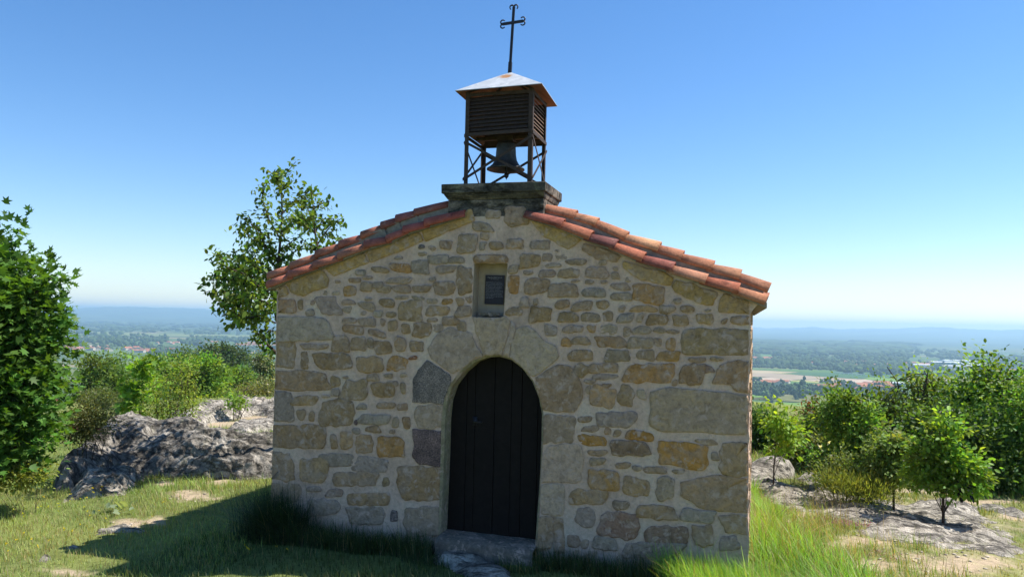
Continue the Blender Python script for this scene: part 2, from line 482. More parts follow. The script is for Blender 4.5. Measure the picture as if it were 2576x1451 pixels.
for j, r_ in enumerate(rr_):
    wob = 1 + (.13 * np.sin(az_ * 60 + j * 1.7) + .09 * np.sin(az_ * 133 + j * 2.9)) * (j not in (0, 10)) 
    z = PLAIN - 3 + (tgt - PLAIN + 3) * prof_r[j] * wob
    z = np.minimum(z, tgt * r_ / 16500 - 12) if j != 10 else z
    HV.append(np.stack([CAM[0] + r_ * np.cos(az_), CAM[1] + r_ * np.sin(az_), np.maximum(z, PLAIN - 3)], -1))
HV = np.array(HV); nj, ni = HV.shape[:2]
I = np.arange(nj * ni).reshape(nj, ni)
q = np.stack([I[:-1, :-1], I[1:, :-1], I[1:, 1:], I[:-1, 1:]], -1).reshape(-1, 4)
def mat_hill():
    m, nt, b = newmat('far_woodland'); p = pos(nt)
    n1 = noise_n(nt, .0016, 8, .65, p)
    nt.links.new(ramp(nt, n1, [(.35, (.03,.055,.02)), (.55, (.05,.08,.03)), (.63, (.13,.15,.06)), (.7, (.06,.09,.03))]).outputs[0], b.inputs['Base Color'])
    b.inputs['Roughness'].default_value = 1
    b.inputs['Specular IOR Level'].default_value = 0
    return m
tag(link('hills', npmesh('hills', HV.reshape(-1, 3), [q], smooth=True), mat_hill()), 'low blue hills along the far edge of the plain', 'hills', kind='structure')
HTOP = float(HV[..., 2].max())

# ------------------------------------------------------------------ fields of the plain, traced and laid on it
FIELD_MATS = {}
def field(pts, col, label, conv, lift):
    key = tuple(col)
    if key not in FIELD_MATS:
        FIELD_MATS[key] = mat_plain('field_crop_%d' % len(FIELD_MATS), col, 1, 0, .13, .02, 0, 0, 0)
    P = [onZ(*conv(x, y), PLAIN + lift) for x, y in pts]
    c = np.mean(P, axis=0)
    o = link('field', pymesh('field', [p - c for p in P], [tuple(range(len(P)))]), FIELD_MATS[key])
    o.location = c
    tag(o, label, 'field', 'fields on the plain', 'structure')
TAN, PINK, DKG, BRG, MDG, OLV, YEL = (.36,.29,.18), (.40,.31,.23), (.06,.12,.055), (.14,.23,.045), (.085,.15,.05), (.15,.15,.06), (.30,.29,.10)
k = 0
for pts, c, lab in [
    ([(40,800),(1500,832),(2700,890),(2700,905),(970,866),(40,822)], MDG, 'long green strip under the far hedge line'),
    ([(40,824),(900,866),(640,880),(40,884)], TAN, 'tan ploughed strip left end beside the chapel'),
    ([(440,878),(640,882),(970,868),(1150,918),(760,900)], YEL, 'yellow green wedge between brown and green fields'),
    ([(600,880),(980,866),(2700,892),(2700,980),(2080,942),(1890,978),(1160,930)], DKG, 'large dark green field with an irrigation boom'),
    ([(40,888),(420,880),(1160,932),(1880,980),(1600,972),(900,985),(430,952),(40,932)], (.30,.24,.17), 'brown ploughed field below the large green one'),
    ([(40,962),(430,954),(890,988),(700,1008),(40,1004)], PINK, 'pale pinkish ploughed field beside the chapel'),
    ([(950,994),(1600,974),(2000,984),(2420,1044),(2000,1080),(1300,1030)], PINK, 'long pale brown field above the near village'),
    ([(1960,980),(2080,945),(2700,982),(2700,1036)], BRG, 'bright green field beyond the farm shed'),
    ([(300,1020),(800,1006),(1240,1040),(1800,1062),(2080,1086),(2000,1130),(300,1130)], MDG, 'mid green meadow behind the near village trees'),
    ([(700,1010),(940,996),(1290,1032),(1240,1042)], YEL, 'narrow yellow strip between pale brown and green'),
    ([(285,594),(560,594),(520,612),(285,612)], PINK, 'tiny pink ploughed field far behind the villages'),
    ([(160,568),(850,552),(1000,588),(1250,600),(560,640),(230,606)], MDG, 'pale green meadow far behind the villages'),
    ([(30,1232),(560,1240),(1300,1240),(1900,1270),(1500,1400),(30,1300)], OLV, 'olive meadow at the foot of the hill right'),
]:
    field(pts, c, lab, zf, .4 + .08 * k); k += 1
for pts, c, lab in [([(30,930),(740,908),(1500,895),(2700,930),(2700,1100),(30,1120)], BRG, 'bright green meadow right at the foot of the hill'),
                    ([(30,838),(420,846),(300,868),(30,866)], BRG, 'short bright green strip beside the chapel wall')]:
    field(pts, c, lab, zr, 1.2 + .1 * k); k += 1
for pts, c, lab in [
    ([(600,1056),(1000,1066),(1400,1080),(2300,1095),(2490,1115),(1700,1108),(1000,1096)], (.16,.19,.08), 'long pale green meadow band on the left plain'),
    ([(630,1176),(980,1184),(1000,1196),(640,1196)], PINK, 'pale ploughed strip above the left village'),
    ([(1950,1236),(2180,1226),(2390,1236),(2400,1256),(1960,1250)], TAN, 'tan field left of the chapel wall'),
    ([(1700,1258),(2490,1270),(2490,1318),(2100,1300),(1750,1290)], (.12,.18,.05), 'green meadow strip left of the chapel wall'),
    ([(2130,1342),(2490,1350),(2490,1366),(2150,1360)], (.26,.28,.09), 'light yellow green strip near the birch'),
    ([(1000,1120),(1600,1135),(2490,1165),(2490,1215),(1500,1195),(900,1180)], (.085,.13,.05), 'broad green meadow behind the left village'),
]:
    field(pts, c, lab, zl, .4 + .08 * k); k += 1

# ------------------------------------------------------------------ far woods and hedges (one mass nobody could count)
def ico(sub):
    bm = bmesh.new(); bmesh.ops.create_icosphere(bm, subdivisions=sub, radius=1)
    v = np.array([x.co[:] for x in bm.verts]); f = np.array([[x.index for x in q.verts] for q in bm.faces]); bm.free()
    return v, f
IV, IF = ico(2)
IV3, IF3 = ico(3)
def blobs(items, iv, if_, name, mat, label, cat):
    n = len(items); it = np.array(items)
    Vs = np.repeat(iv[None], n, 0)
    jit = 1 + .22 * rng.standard_normal(Vs.shape[:2])[..., None]
    Vs = Vs * jit
    Vs = Vs * it[:, None, 3:6] + it[:, None, 0:3]
    Fs = (if_[None] + (np.arange(n) * len(iv))[:, None, None]).reshape(-1, 3)
    C = np.repeat(it[:, None, 6:9], len(iv), 1) * (1 + .18 * rng.standard_normal((n, len(iv), 1)))
    o = link(name, npmesh(name, Vs.reshape(-1, 3), [Fs], np.clip(C, .005, 1).reshape(-1, 3)), mat)
    return tag(o, label, cat, kind='stuff')
WOODM = mat_vcol('far_foliage')
items = []; near_items = []
def tree_at(px, py, hgt, wid, out, dark=1.0):
    d_ = ray(px, py)
    if d_[2] > -.0115 * math.hypot(d_[0], d_[1]): return      # beyond the first hills
    p = onZ(px, py, PLAIN)
    c = np.array([.035, .062, .022]) * dark * (1 + .25 * rng.standard_normal()) + np.array([.012, .012, 0]) * rng.random()
    h = hgt * (.75 + .5 * rng.random()); w = wid * (.75 + .5 * rng.random())
    out.append([p[0], p[1], PLAIN + h * .5, w / 2, w / 2, h * .55, *np.clip(c, .01, .2)])
def hedge(conv, x0, y0, x1, y1, n, hgt, wid, jy=0.6, out=None, dark=1.0):
    for i in range(int(n * .72)):
        t = rng.random(); px, py = conv(x0 + (x1 - x0) * t, y0 + (y1 - y0) * t)
        tree_at(px, py + rng.normal() * jy, hgt, wid, items if out is None else out, dark)
# left plain
for (x0, y0, x1, y1, n, h, w, j) in [(560,1085,1130,1110,60,16,24,4), (600,1150,1120,1165,150,16,16,5), (1130,1130,1500,1140,90,14,16,5), (560,1030,2480,1050,150,14,45,4), (560,1000,2480,1018,130,15,70,3),
        (560,975,2480,992,90,14,110,2), (640,955,1400,975,80,14,150,1.2), (1600,1160,1830,1180,80,15,15,4), (1700,1135,2480,1150,140,13,20,3), (1130,1180,1350,1195,50,12,13,3), (1650,1075,2480,1085,90,12,22,2),
        (2050,1240,2400,1255,45,11,12,2), (1400,1240,1950,1275,120,13,14,5), (1350,1275,1620,1290,60,13,12,4), (520,1190,1000,1215,60,10,12,3), (1000,1215,1700,1230,60,8,10,3), (2100,1205,2480,1215,20,9,12,1), (2330,1330,2480,1338,25,9,10,2)]:
    hedge(zl, x0, y0, x1, y1, n, h, w, j)
# right plain
for (x0, y0, x1, y1, n, h, w, j) in [(0,775,1500,825,220,7,9,1.0), (0,700,700,745,120,12,14,4), (480,690,1000,760,150,13,15,5), (1000,700,1800,800,170,13,15,7), (1500,820,2700,890,190,14,16,3), (1900,690,2700,800,170,12,15,7),
        (40,610,240,640,30,13,15,1.5), (600,630,1500,690,130,13,16,3), (1500,620,2700,690,160,14,18,4), (0,540,2700,590,170,14,40,3), (0,500,2700,540,170,14,60,3), (0,460,2700,500,150,15,90,2.5), (0,420,2700,465,140,16,130,2), (0,380,2700,420,130,17,220,2)]:
    hedge(zf, x0, y0, x1, y1, n, h, w, j)
for (x0, y0, x1, y1, n, h, w, j) in [(900,560,2600,640,170,13,14,6), (1500,470,2700,560,160,14,26,6), (1200,660,2100,690,60,12,12,3)]:
    hedge(zr, x0, y0, x1, y1, n, h, w, j)
for _ in range(1500):                      # the same country goes on outside the frame and behind the chapel
    a_ = view_az + rng.uniform(-1.6, 1.6); r_ = math.exp(rng.uniform(math.log(1100), math.log(9000)))
    x_, y_ = CAM[0] + r_ * math.cos(a_), CAM[1] + r_ * math.sin(a_)
    v_ = np.array([x_, y_, PLAIN]) - CAM; zc__ = v_ @ fw
    px = CX + F * (v_ @ rt) / zc__ if zc__ > 0 else 9999
    if -60 < px < 740 or 1850 < px < 2640: continue
    k_ = int(rng.integers(1, 5)); w_ = 11 + r_ * .004
    for _ in range(k_):
        c_ = np.array([.035, .062, .022]) * (1 + .25 * rng.standard_normal()); h_ = 12 * rng.uniform(.7, 1.2)
        items.append([x_ + rng.normal() * w_, y_ + rng.normal() * w_, PLAIN + h_ * .5, w_ * .55, w_ * .55, h_ * .55, *np.clip(c_, .01, .2)])
blobs(items, IV, IF, 'far_trees', WOODM, 'hazy woods and hedges scattered over the distant plain', 'trees')
for (x0, y0, x1, y1, n, h, w, j) in [(60,1150,560,1240,80,11,10,9), (560,1160,1000,1230,60,11,10,8), (1000,1180,1400,1220,50,9,9,6), (1150,1200,1750,1240,60,7,8,4), (1240,1040,1800,1060,20,8,8,1.5), (1500,1110,1900,1150,30,10,8,5), (1900,1200,2600,1260,70,9,9,6), (2200,1120,2600,1200,40,9,9,7), (2000,1080,2400,1100,30,4,6,1), (1700,1240,2600,1290,60,6,8,3), (230,1005,330,1020,3,11,12,1), (100,1110,330,1150,12,9,8,5)]:
    hedge(zf, x0, y0, x1, y1, n, h, w, j, near_items, .9)
for (x0, y0, x1, y1, n, h, w, j) in [(1950,1290,2140,1310,26,15,14,4), (1700,1370,2490,1400,70,9,9,6), (2170,1330,2260,1340,8,12,6,1), (1600,1320,2000,1345,30,11,10,5)]:
    hedge(zl, x0, y0, x1, y1, n, h, w, j, near_items, .9)
n2_ = []
for it in near_items:                      # several lobes each, so that the nearer crowns are lumpy
    for q_ in range(5):
        a = rng.normal(size=3) * np.array([it[3], it[4], it[5]]) * .5
        n2_.append([it[0] + a[0], it[1] + a[1], max(it[2] + a[2], PLAIN + 1)] + [k_ * .62 for k_ in it[3:6]] + list(np.array(it[6:9]) * (1 + .2 * rng.normal())))
blobs(n2_, IV, IF, 'valley_trees', WOODM, 'leafy trees and hedges around the villages at the foot of the hill', 'trees')
# ------------------------------------------------------------------ houses on the plain
ROOFM = mat_plain('village_roof', (.36, .15, .085), .9, 0, .25, .15, 0, 0, .1)
WALLM = mat_plain('village_wall', (.55, .48, .39), .9, 0, .15, .1, 0, 0, .1)
WHITEM = mat_plain('shed_cladding', (.62, .63, .63), .6, 0, .08, .1, 0, 0, .3)
GREENM = mat_plain('green_cladding', (.10, .17, .15), .6, 0, .08, .1, 0, 0, .3)
GLASSY = mat_plain('dark_window', (.03, .035, .04), .2, 0, .1, .1, 0, 0, .5)
def house_mesh(L, Dp, H, RH_):
    b = MB()
    x, y = L / 2, Dp / 2
    b.add([(-x,-y,0),(x,-y,0),(x,y,0),(-x,y,0),(-x,-y,H),(x,-y,H),(x,y,H),(-x,y,H),(-x,0,H+RH_),(x,0,H+RH_)],
          [(0,1,5,4),(2,3,7,6),(1,2,6,9,5),(3,0,4,8,7)], 0)
    e = .5
    b.add([(-x-e,-y-e,H-.2),(x+e,-y-e,H-.2),(x+e,0,H+RH_+.12),(-x-e,0,H+RH_+.12),(-x-e,y+e,H-.2),(x+e,y+e,H-.2)], [(0,1,2,3),(3,2,5,4)], 1)
    for wx in (-.3, 0, .3):
        b.add([(wx*L-.5,-y-.05,1.0),(wx*L+.5,-y-.05,1.0),(wx*L+.5,-y-.05,2.3),(wx*L-.5,-y-.05,2.3)], [(0,1,2,3)], 2)
    return b
HM = []
for L, Dp, H, h_ in [(13, 9, 4.2, 2.2), (17, 9, 3.6, 2.0), (10, 9, 5.6, 2.2), (22, 11, 4.5, 2.4)]:
    b = house_mesh(L, Dp, H, h_)
    me = pymesh('house', b.v, b.f)
    for m_ in (WALLM, ROOFM, GLASSY): me.materials.append(m_)
    me.polygons.foreach_set('material_index', b.mi)
    HM.append(me)
ORD = ['%s from left,' % w for w in 'first second third fourth fifth sixth seventh eighth ninth tenth eleventh twelfth thirteenth fourteenth fifteenth sixteenth seventeenth eighteenth nineteenth twentieth'.split()]
def houses(conv, x0, y0, x1, y1, n, label, group):
    for i in range(n):
        t = (i + .15 + .7 * rng.random()) / n
        px, py = conv(x0 + (x1 - x0) * t, y0 + (y1 - y0) * rng.random())
        p = onZ(px, py, PLAIN)
        o = bpy.data.objects.new('house', HM[int(rng.integers(len(HM)))])
        COL.objects.link(o)
        o.location = (p[0], p[1], PLAIN + .01)
        o.rotation_euler.z = rng.normal() * .5 + (0 if rng.random() < .7 else 1.5)
        s_ = 1.15 + .5 * rng.random(); o.scale = (s_, s_, s_)
        tag(o, ORD[i] + ' ' + label if n > 1 else label, 'house', group)
houses(zl, 1130, 1222, 1440, 1258, 20, 'red roofed house of the village above the bushes on the left', 'houses of the left village')
houses(zl, 660, 1212, 1000, 1238, 9, 'terracotta roofed house between the maple and the red village', 'houses beside the maple')
houses(zl, 500, 1215, 640, 1262, 5, 'terracotta roofed house glimpsed through the maple leaves', 'houses behind the maple')
houses(zl, 1440, 1225, 1620, 1245, 5, 'terracotta roofed house at the right end of the red village', 'houses at the end of the left village')
houses(zl, 1800, 1160, 1920, 1172, 4, 'long red roofed farm building by the dark wood on the left plain', 'farm by the dark wood')
houses(zl, 1380, 1125, 1620, 1185, 7, 'small pale house standing alone among the left plain meadows', 'lone houses on the left plain')
houses(zl, 2120, 1175, 2480, 1205, 11, 'small house of the hamlet beside the cherry tree branch', 'hamlet houses beside the cherry tree')
houses(zl, 2200, 1330, 2460, 1345, 4, 'house among trees just left of the chapel wall', 'houses left of the chapel wall')
houses(zf, 40, 640, 230, 670, 9, 'white walled house of the village nearest the chapel corner on the right', 'houses by the chapel corner')
houses(zf, 290, 650, 480, 690, 12, 'red roofed house of the second village on the right plain', 'houses of the second right village')
houses(zf, 930, 690, 1320, 750, 10, 'house of the scattered village above the long hedge', 'houses above the long hedge')
houses(zf, 1480, 700, 2560, 800, 16, 'distant house among trees beyond the large green field', 'houses beyond the green field')
houses(zf, 250, 1030, 660, 1100, 6, 'house half hidden in the trees below the pale brown field', 'houses under the trees')
houses(zf, 1100, 1110, 1300, 1130, 2, 'hip roofed farmhouse left of the near village', 'farmhouses left of the near village')
houses(zf, 1380, 1130, 1560, 1160, 4, 'house at the left edge of the near village', 'houses at the edge of the near village')
houses(zf, 1880, 1090, 2420, 1200, 20, 'pink roofed house of the near village below the farm shed', 'houses of the near village')
houses(zr, 1380, 570, 1800, 600, 12, 'small house in the town left of the white factory', 'town houses left of the factory')
houses(zr, 2380, 620, 2550, 640, 5, 'house at the right edge beyond the tall tree', 'houses beyond the tall tree')
def shed(conv, x, y, L, Dp, H, wall, label, rz=.3):
    p = onZ(*conv(x, y), PLAIN)
    b = house_mesh(L, Dp, H, 1.6)
    me = pymesh('shed', b.v, b.f)
    for m_ in (wall, WHITEM, GLASSY): me.materials.append(m_)
    me.polygons.foreach_set('material_index', b.mi)
    o = link('shed', me); o.location = (p[0], p[1], PLAIN + .01); o.rotation_euler.z = rz
    tag(o, label, 'shed')
shed(zf, 2440, 1082, 46, 18, 6, GREENM, 'green walled farm shed with pale roof by the pale brown field', .25)
for x, y, L, Dp, lab in [(1850, 575, 110, 40, 'dark fronted factory hall at the left of the industrial estate'), (1960, 560, 120, 50, 'long white factory hall at the back of the estate'), (2040, 585, 90, 40, 'wide white factory hall in the middle of the estate'),
                         (2090, 600, 70, 40, 'white factory hall at the right of the estate'), (2010, 612, 140, 26, 'low white hall along the front of the estate'), (1640, 600, 90, 18, 'low grey hall between the town and the factory')]:
    shed(zr, x, y, L, Dp, 9, GREENM if 'dark' in lab else WHITEM, lab, .35)
# irrigation boom in the large green field
bs = MB(); A_ = onZ(*zf(1440, 890), PLAIN); B_ = onZ(*zf(2005, 932), PLAIN)
dv = (B_ - A_); L_ = np.linalg.norm(dv); dv /= L_
bs.bar(A_ + (0, 0, 4.5), B_ + (0, 0, 4.5), 1.2, 1.6)
for i in range(9):
    p = A_ + dv * L_ * i / 8
    bs.bar(p + (1.5, 0, .0), p + (0, 0, 4.5), .35, .35); bs.bar(p + (-1.5, 0, .0), p + (0, 0, 4.5), .35, .35)
tag(bs.build('irrigation_boom', WHITEM), 'long pale irrigation boom standing in the dark green field', 'irrigation boom')

# ------------------------------------------------------------------ haze
HB = MB(); HB.box((-18800, -18800, PLAIN - 4.5), (18800, 18800, max(HTOP, 60) + 10))
hm = bpy.data.materials.new('haze_air'); hm.use_nodes = True
hn = hm.node_tree; hn.nodes.remove(hn.nodes['Principled BSDF'])
pv = hn.nodes.new('ShaderNodeVolumePrincipled')
pv.inputs['Color'].default_value = (.52, .76, 1.0, 1)
pv.inputs['Density'].default_value = 1.3e-4
pv.inputs['Anisotropy'].default_value = .3
hn.links.new(pv.outputs[0], hn.nodes['Material Output'].inputs['Volume'])
tag(HB.build('haze', hm), 'pale blue summer haze over the plain', 'haze', kind='stuff')

# ================================================================== CHAPEL
XL, XR = -2.455, 2.44                       # wall corners on the facade plane y = 0
DEPTH = 5.8
chapel = tag(empty('chapel', (0, 0, -.2)), 'small stone chapel with tiled gable roof and dark arched door', 'chapel')
chapel_z = Vector((0, 0, .2))
def part(o):                                # keep world coordinates under the chapel empty
    o.matrix_parent_inverse = Matrix.Translation(chapel_z)
    return o
def fp(px, py): p = onY(px, py, 0.0); return (p[0], p[2])
zA = nat(1000, 780, 2.34); zB = nat(2000, 780, 2.34); zC = nat(1000, 1300, 2.34); zD = nat(2000, 1300, 2.34); zE = nat(1000, 1687, 2.34); zF = nat(2000, 1687, 2.34)
CONV = dict(A=zA, B=zB, C=zC, D=zD, E=zE, F=zF)

# door opening (front edge), chamfered
door_px = [(1118,1347),(1121,1250),(1124,1150),(1125,1060),(1129,1010),(1141,972),(1165,938),(1195,911),(1225,899),(1255,897),(1285,905),(1313,927),(1338,960),(1354,1000),(1362,1040),(1361,1100),(1357,1200),(1350,1300),(1345,1368)]
DOOR = []
for i, (x, y) in enumerate(door_px):
    u, z = fp(x, y)
    if i < 9: u -= .05 * (1 - i / 9)
    DOOR.append((u, z))
DOOR[0] = (DOOR[0][0], -.005); DOOR[-1] = (DOOR[-1][0], -.005)
DOOR = [(DOOR[0][0], -.35)] + DOOR + [(DOOR[-1][0], -.35)]
def offset_open(pl, d):                     # push an open arch outline outwards
    out = []
    for i, p in enumerate(pl):
        a = np.array(pl[max(i - 1, 0)]); b = np.array(pl[min(i + 1, len(pl) - 1)])
        t = (b - a) / np.linalg.norm(b - a)
        out.append((p[0] - t[1] * d, p[1] + t[0] * d))
    return out
DOOR_OUT = offset_open(DOOR, .02)
# jitter so that the stone jambs are not ruler straight
DOOR_OUT = [(u + random.uniform(-.008, .008), z + random.uniform(-.004, .004)) for u, z in DOOR_OUT]
NX0, NZ0 = fp(1187, 797); NX1, NZ1 = fp(1277, 663)
NICHE = [(NX0, NZ0), (NX1 - .03, NZ0), (NX1, NZ1), (NX0 + .012, NZ1)]

# gable outline of the wall
GL = [fp(x, y) for x, y in [(706, 745), (700, 736), (690, 722)]]
GR = [fp(x, y) for x, y in [(1886, 790), (1897, 776), (1910, 762)]]
APEX_L, APEX_R = fp(1165, 530), fp(1345, 536)
rough = lambda a: random.uniform(-a, a)
left_edge = [(XL - .02 + .035 * (t - .5) * -1 + rough(.008), -.45 + (GL[0][1] + .45) * t) for t in np.linspace(0, 1, 24)]
right_edge = [(XR + .05 * max(0, .12 - t) / .12 + rough(.011), -.45 + (GR[0][1] + .45) * t) for t in np.linspace(0, 1, 30)]
outline = ([DOOR_OUT[0]] + [])             # not used as one loop: triangulate with constraints and keep what is inside
poly = [(left_edge[0][0], -.45)] + left_edge[1:] + GL[1:] + [APEX_L, (APEX_L[0] + .05, 3.36), (APEX_R[0] - .05, 3.36), APEX_R] + GR[::-1][:-1] + right_edge[::-1]
def inside(p, pl):
    x, y = p; c = False; j = len(pl) - 1
    for i in range(len(pl)):
        (xi, yi), (xj, yj) = pl[i], pl[j]
        if (yi > y) != (yj > y) and x < (xj - xi) * (y - yi) / (yj - yi) + xi: c = not c
        j = i
    return c
DOOR_LOOP = DOOR_OUT[:1] + DOOR_OUT[1:]
DOOR_LOOP = [(DOOR_OUT[0][0], -.6)] + DOOR_OUT + [(DOOR_OUT[-1][0], -.6)]
vs, es = [], []
def loop(pl):
    b = len(vs); vs.extend(Vector(p) for p in pl)
    es.extend((b + i, b + (i + 1) % len(pl)) for i in range(len(pl)))
loop(poly); loop(NICHE); loop(DOOR_LOOP)
for u in np.arange(XL + .05, XR, .075):
    for z in np.arange(-.4, 3.4, .075):
        p = (u + rough(.02), z + rough(.02))
        if inside(p, poly) and not inside(p, DOOR_LOOP) and not inside(p, NICHE): vs.append(Vector(p))
ov, oe, of, *_ = delaunay_2d_cdt(vs, es, [], 0, 1e-5)
keep = []
for t in of:
    c = sum((ov[i] for i in t), Vector((0, 0))) / len(t)
    if inside(c, poly) and not inside(c, NICHE) and not inside(c, DOOR_LOOP): keep.append(t)
def wobble(u, z): return .008 * noise.noise((u * 2.3, z * 2.3, 1.7)) + .005 * noise.noise((u * 9, z * 9, 4.2))
V3 = [(p[0], wobble(p[0], p[1]), p[1]) for p in ov]
front = part(link('front_wall', pymesh('front_wall', V3, [tuple(t)[::-1] for t in keep]), MORTAR, chapel))
bm = bmesh.new(); bm.from_mesh(front.data); bmesh.ops.recalc_face_normals(bm, faces=bm.faces); bm.to_mesh(front.data); bm.free()
front.data.shade_smooth()
front['label'] = 'rubble stone gable front with pale mortar'
def subpart(o):
    o.parent = front
    return o

# reveals of door and niche
def ring_strip(a, ya, b, yb):
    v = [(u, ya, z) for u, z in a] + [(u, yb, z) for u, z in b]; n = len(a)
    return v, [(i, i + 1, n + i + 1, n + i) for i in range(n - 1)]
b = MB()
b.add(*ring_strip(DOOR_OUT, -.004, DOOR, .022)); b.add(*ring_strip(DOOR, .022, [(u, z) for u, z in DOOR], .24))
o = subpart(b.build('door_reveal', STONE)); o.color = (.34, .29, .17, 1)
b = MB(); nl = NICHE + NICHE[:1]
b.add(*ring_strip(nl, 0, nl, .17)); b.add([(u, .17, z) for u, z in NICHE], [(0, 1, 2, 3)])
subpart(b.build('niche', PLASTER))

# ---- stones of the facade, traced from the photograph
PAL = dict(t=(.42,.275,.135), o=(.46,.26,.09), O=(.47,.24,.06), g=(.42,.305,.195), b=(.37,.29,.21), k=(.41,.28,.155), y=(.49,.325,.125), d=(.19,.155,.125), p=(.32,.205,.135), q=(.175,.115,.095), r=(.33,.15,.065), w=(.49,.365,.245))
def resample(pts, n):
    P = np.array(pts + pts[:1]); d = np.r_[0, np.cumsum(np.hypot(*(P[1:] - P[:-1]).T))]
    s = np.linspace(0, d[-1], n, endpoint=False)
    return np.stack([np.interp(s, d, P[:, 0]), np.interp(s, d, P[:, 1])], -1)
def near_on(p, pl):
    best = None
    for i in range(len(pl) - 1):
        a, b_ = np.array(pl[i]), np.array(pl[i + 1]); t = np.clip((p - a) @ (b_ - a) / max((b_ - a) @ (b_ - a), 1e-9), 0, 1)
        q_ = a + (b_ - a) * t; dd = np.hypot(*(p - q_))
        if best is None or dd < best[0]: best = (dd, q_)
    return best[1]
def stone(pts, colk, proud=None, ragged=1.0):
    """pts: outline on the facade plane (u, z)."""
    P = np.array(pts); w_, h_ = np.ptp(P[:, 0]), np.ptp(P[:, 1])
    per = 2 * (w_ + h_)
    n = int(np.clip(per / .024, 16, 52))
    Q = resample([tuple(p) for p in P], n)
    c = Q.mean(0)
    jit = rng.standard_normal(n); jit = .5 * jit + .3 * np.roll(jit, 1) + .3 * np.roll(jit, -1)
    nrm = (Q - c) / np.maximum(np.linalg.norm(Q - c, axis=1, keepdims=True), 1e-6)
    Q = Q + nrm * (np.clip(jit, -1.3, 1.3) * (.005 + .010 * min(1, min(w_, h_) / .25)) * ragged)[:, None]
    Q = .84 * Q + .08 * np.roll(Q, 1, 0) + .08 * np.roll(Q, -1, 0)
    right = Q[:, 0].max() > XR - .03; left = Q[:, 0].min() < XL + .05
    if right: Q[:, 0] = np.where(Q[:, 0] > XR - .05, XR - .006 - .014 * rng.random(n), Q[:, 0])
    if left: Q[:, 0] = np.where(Q[:, 0] < XL + .07, XL - .012 - .018 * (.5 - Q[:, 1] / 2.4) - .01 * rng.random(n), Q[:, 0])
    for i in range(n):
        if inside(Q[i], DOOR_LOOP): Q[i] = near_on(Q[i], DOOR_OUT)
        if inside(Q[i], NICHE): Q[i] = near_on(Q[i], NICHE + NICHE[:1])
    c = Q.mean(0)
    pr = (.005 + .010 * rng.random()) if proud is None else proud
    size = min(w_, h_)
    ins = np.clip(.014 / max(size, .05) * 2, .04, .3)
    r1 = Q; r2 = c + (Q - c) * (1 - ins); r3 = c + (Q - c) * .5
    yb = .30 if left else (.05 if right else .03)
    v = [(x, yb, z) for x, z in r1] + [(x, -.0015 - pr * .7 + .0015 * rng.standard_normal(), z) for x, z in r1] \
        + [(x, -pr + .0015 * rng.standard_normal(), z) for x, z in r2] + [(x, -pr - .004 * rng.random() - .004 * size, z) for x, z in r3] + [(c[0], -pr - .004 * rng.random(), c[1])]
    f = []
    for k_ in range(3):
        for i in range(n):
            j = (i + 1) % n
            f.append((k_*n+i, k_*n+j, (k_+1)*n+j, (k_+1)*n+i))
    f += [(3*n+i, 3*n+(i+1) % n, 4*n) for i in range(n)]
    C = np.array([c[0], 0, c[1]])
    me = pymesh('stone', [np.array(p) - C for p in v], f)
    bm = bmesh.new(); bm.from_mesh(me); bmesh.ops.recalc_face_normals(bm, faces=bm.faces)
    ctr_f = bm.faces[:] ; bm.normal_update()
    if sum(fc.normal.y for fc in ctr_f[-n:]) > 0: bmesh.ops.reverse_faces(bm, faces=bm.faces)
    for fc in bm.faces: fc.smooth = True
    bm.to_mesh(me); bm.free()
    o = link('stone', me, GRANITE if colk in 'dq' else STONE)
    subpart(o); o.location = C
    col = np.array(PAL[colk]) * np.array([1.02, .965, 1.0]) * (1 + .09 * rng.standard_normal()) * (1 + .02 * rng.standard_normal(3))
    o.color = (*np.clip(col, .03, .6), 1)
    return o
def box_stone(reg, x0, y0, x1, y1, colk, rot=0):
    cv = CONV[reg]
    cx, cy, w_, h_ = (x0 + x1) / 2, (y0 + y1) / 2, (x1 - x0) / 2, (y1 - y0) / 2
    big = min(1, (w_ * h_) / 9000); w_ *= 1.0; h_ *= 1.02; p = rng.uniform(3.5, 8.0) + 4 * big; sk = rng.normal() * .12; tp = rng.normal() * .14 * (1 - .6 * big); tb = rng.normal() * .12 * (1 - .6 * big)
    cut = rng.random(4) ** 2 * .45 * (1 - .55 * big)
    pts = []
    for a in np.linspace(0, 2 * math.pi, 28, endpoint=False):
        ca, sa = math.cos(a), math.sin(a)
        X = math.copysign(abs(ca) ** (2 / p), ca); Y = math.copysign(abs(sa) ** (2 / p), sa)
        q_ = (0 if sa >= 0 else 2) + (0 if ca >= 0 else 1)
        m_ = abs(X * Y); X *= 1 - cut[q_] * m_ * .8; Y *= 1 - cut[q_] * m_ * .5
        X, Y = X * (1 + tp * Y) + sk * Y, Y * (1 + tb * X)
        x, y = X * w_, Y * h_
        if rot:
            c_, s_ = math.cos(R(rot)), math.sin(R(rot)); x, y = x * c_ - y * s_, x * s_ + y * c_
        pts.append(fp(*cv(cx + x, cy + y)))
    return stone(pts, colk)
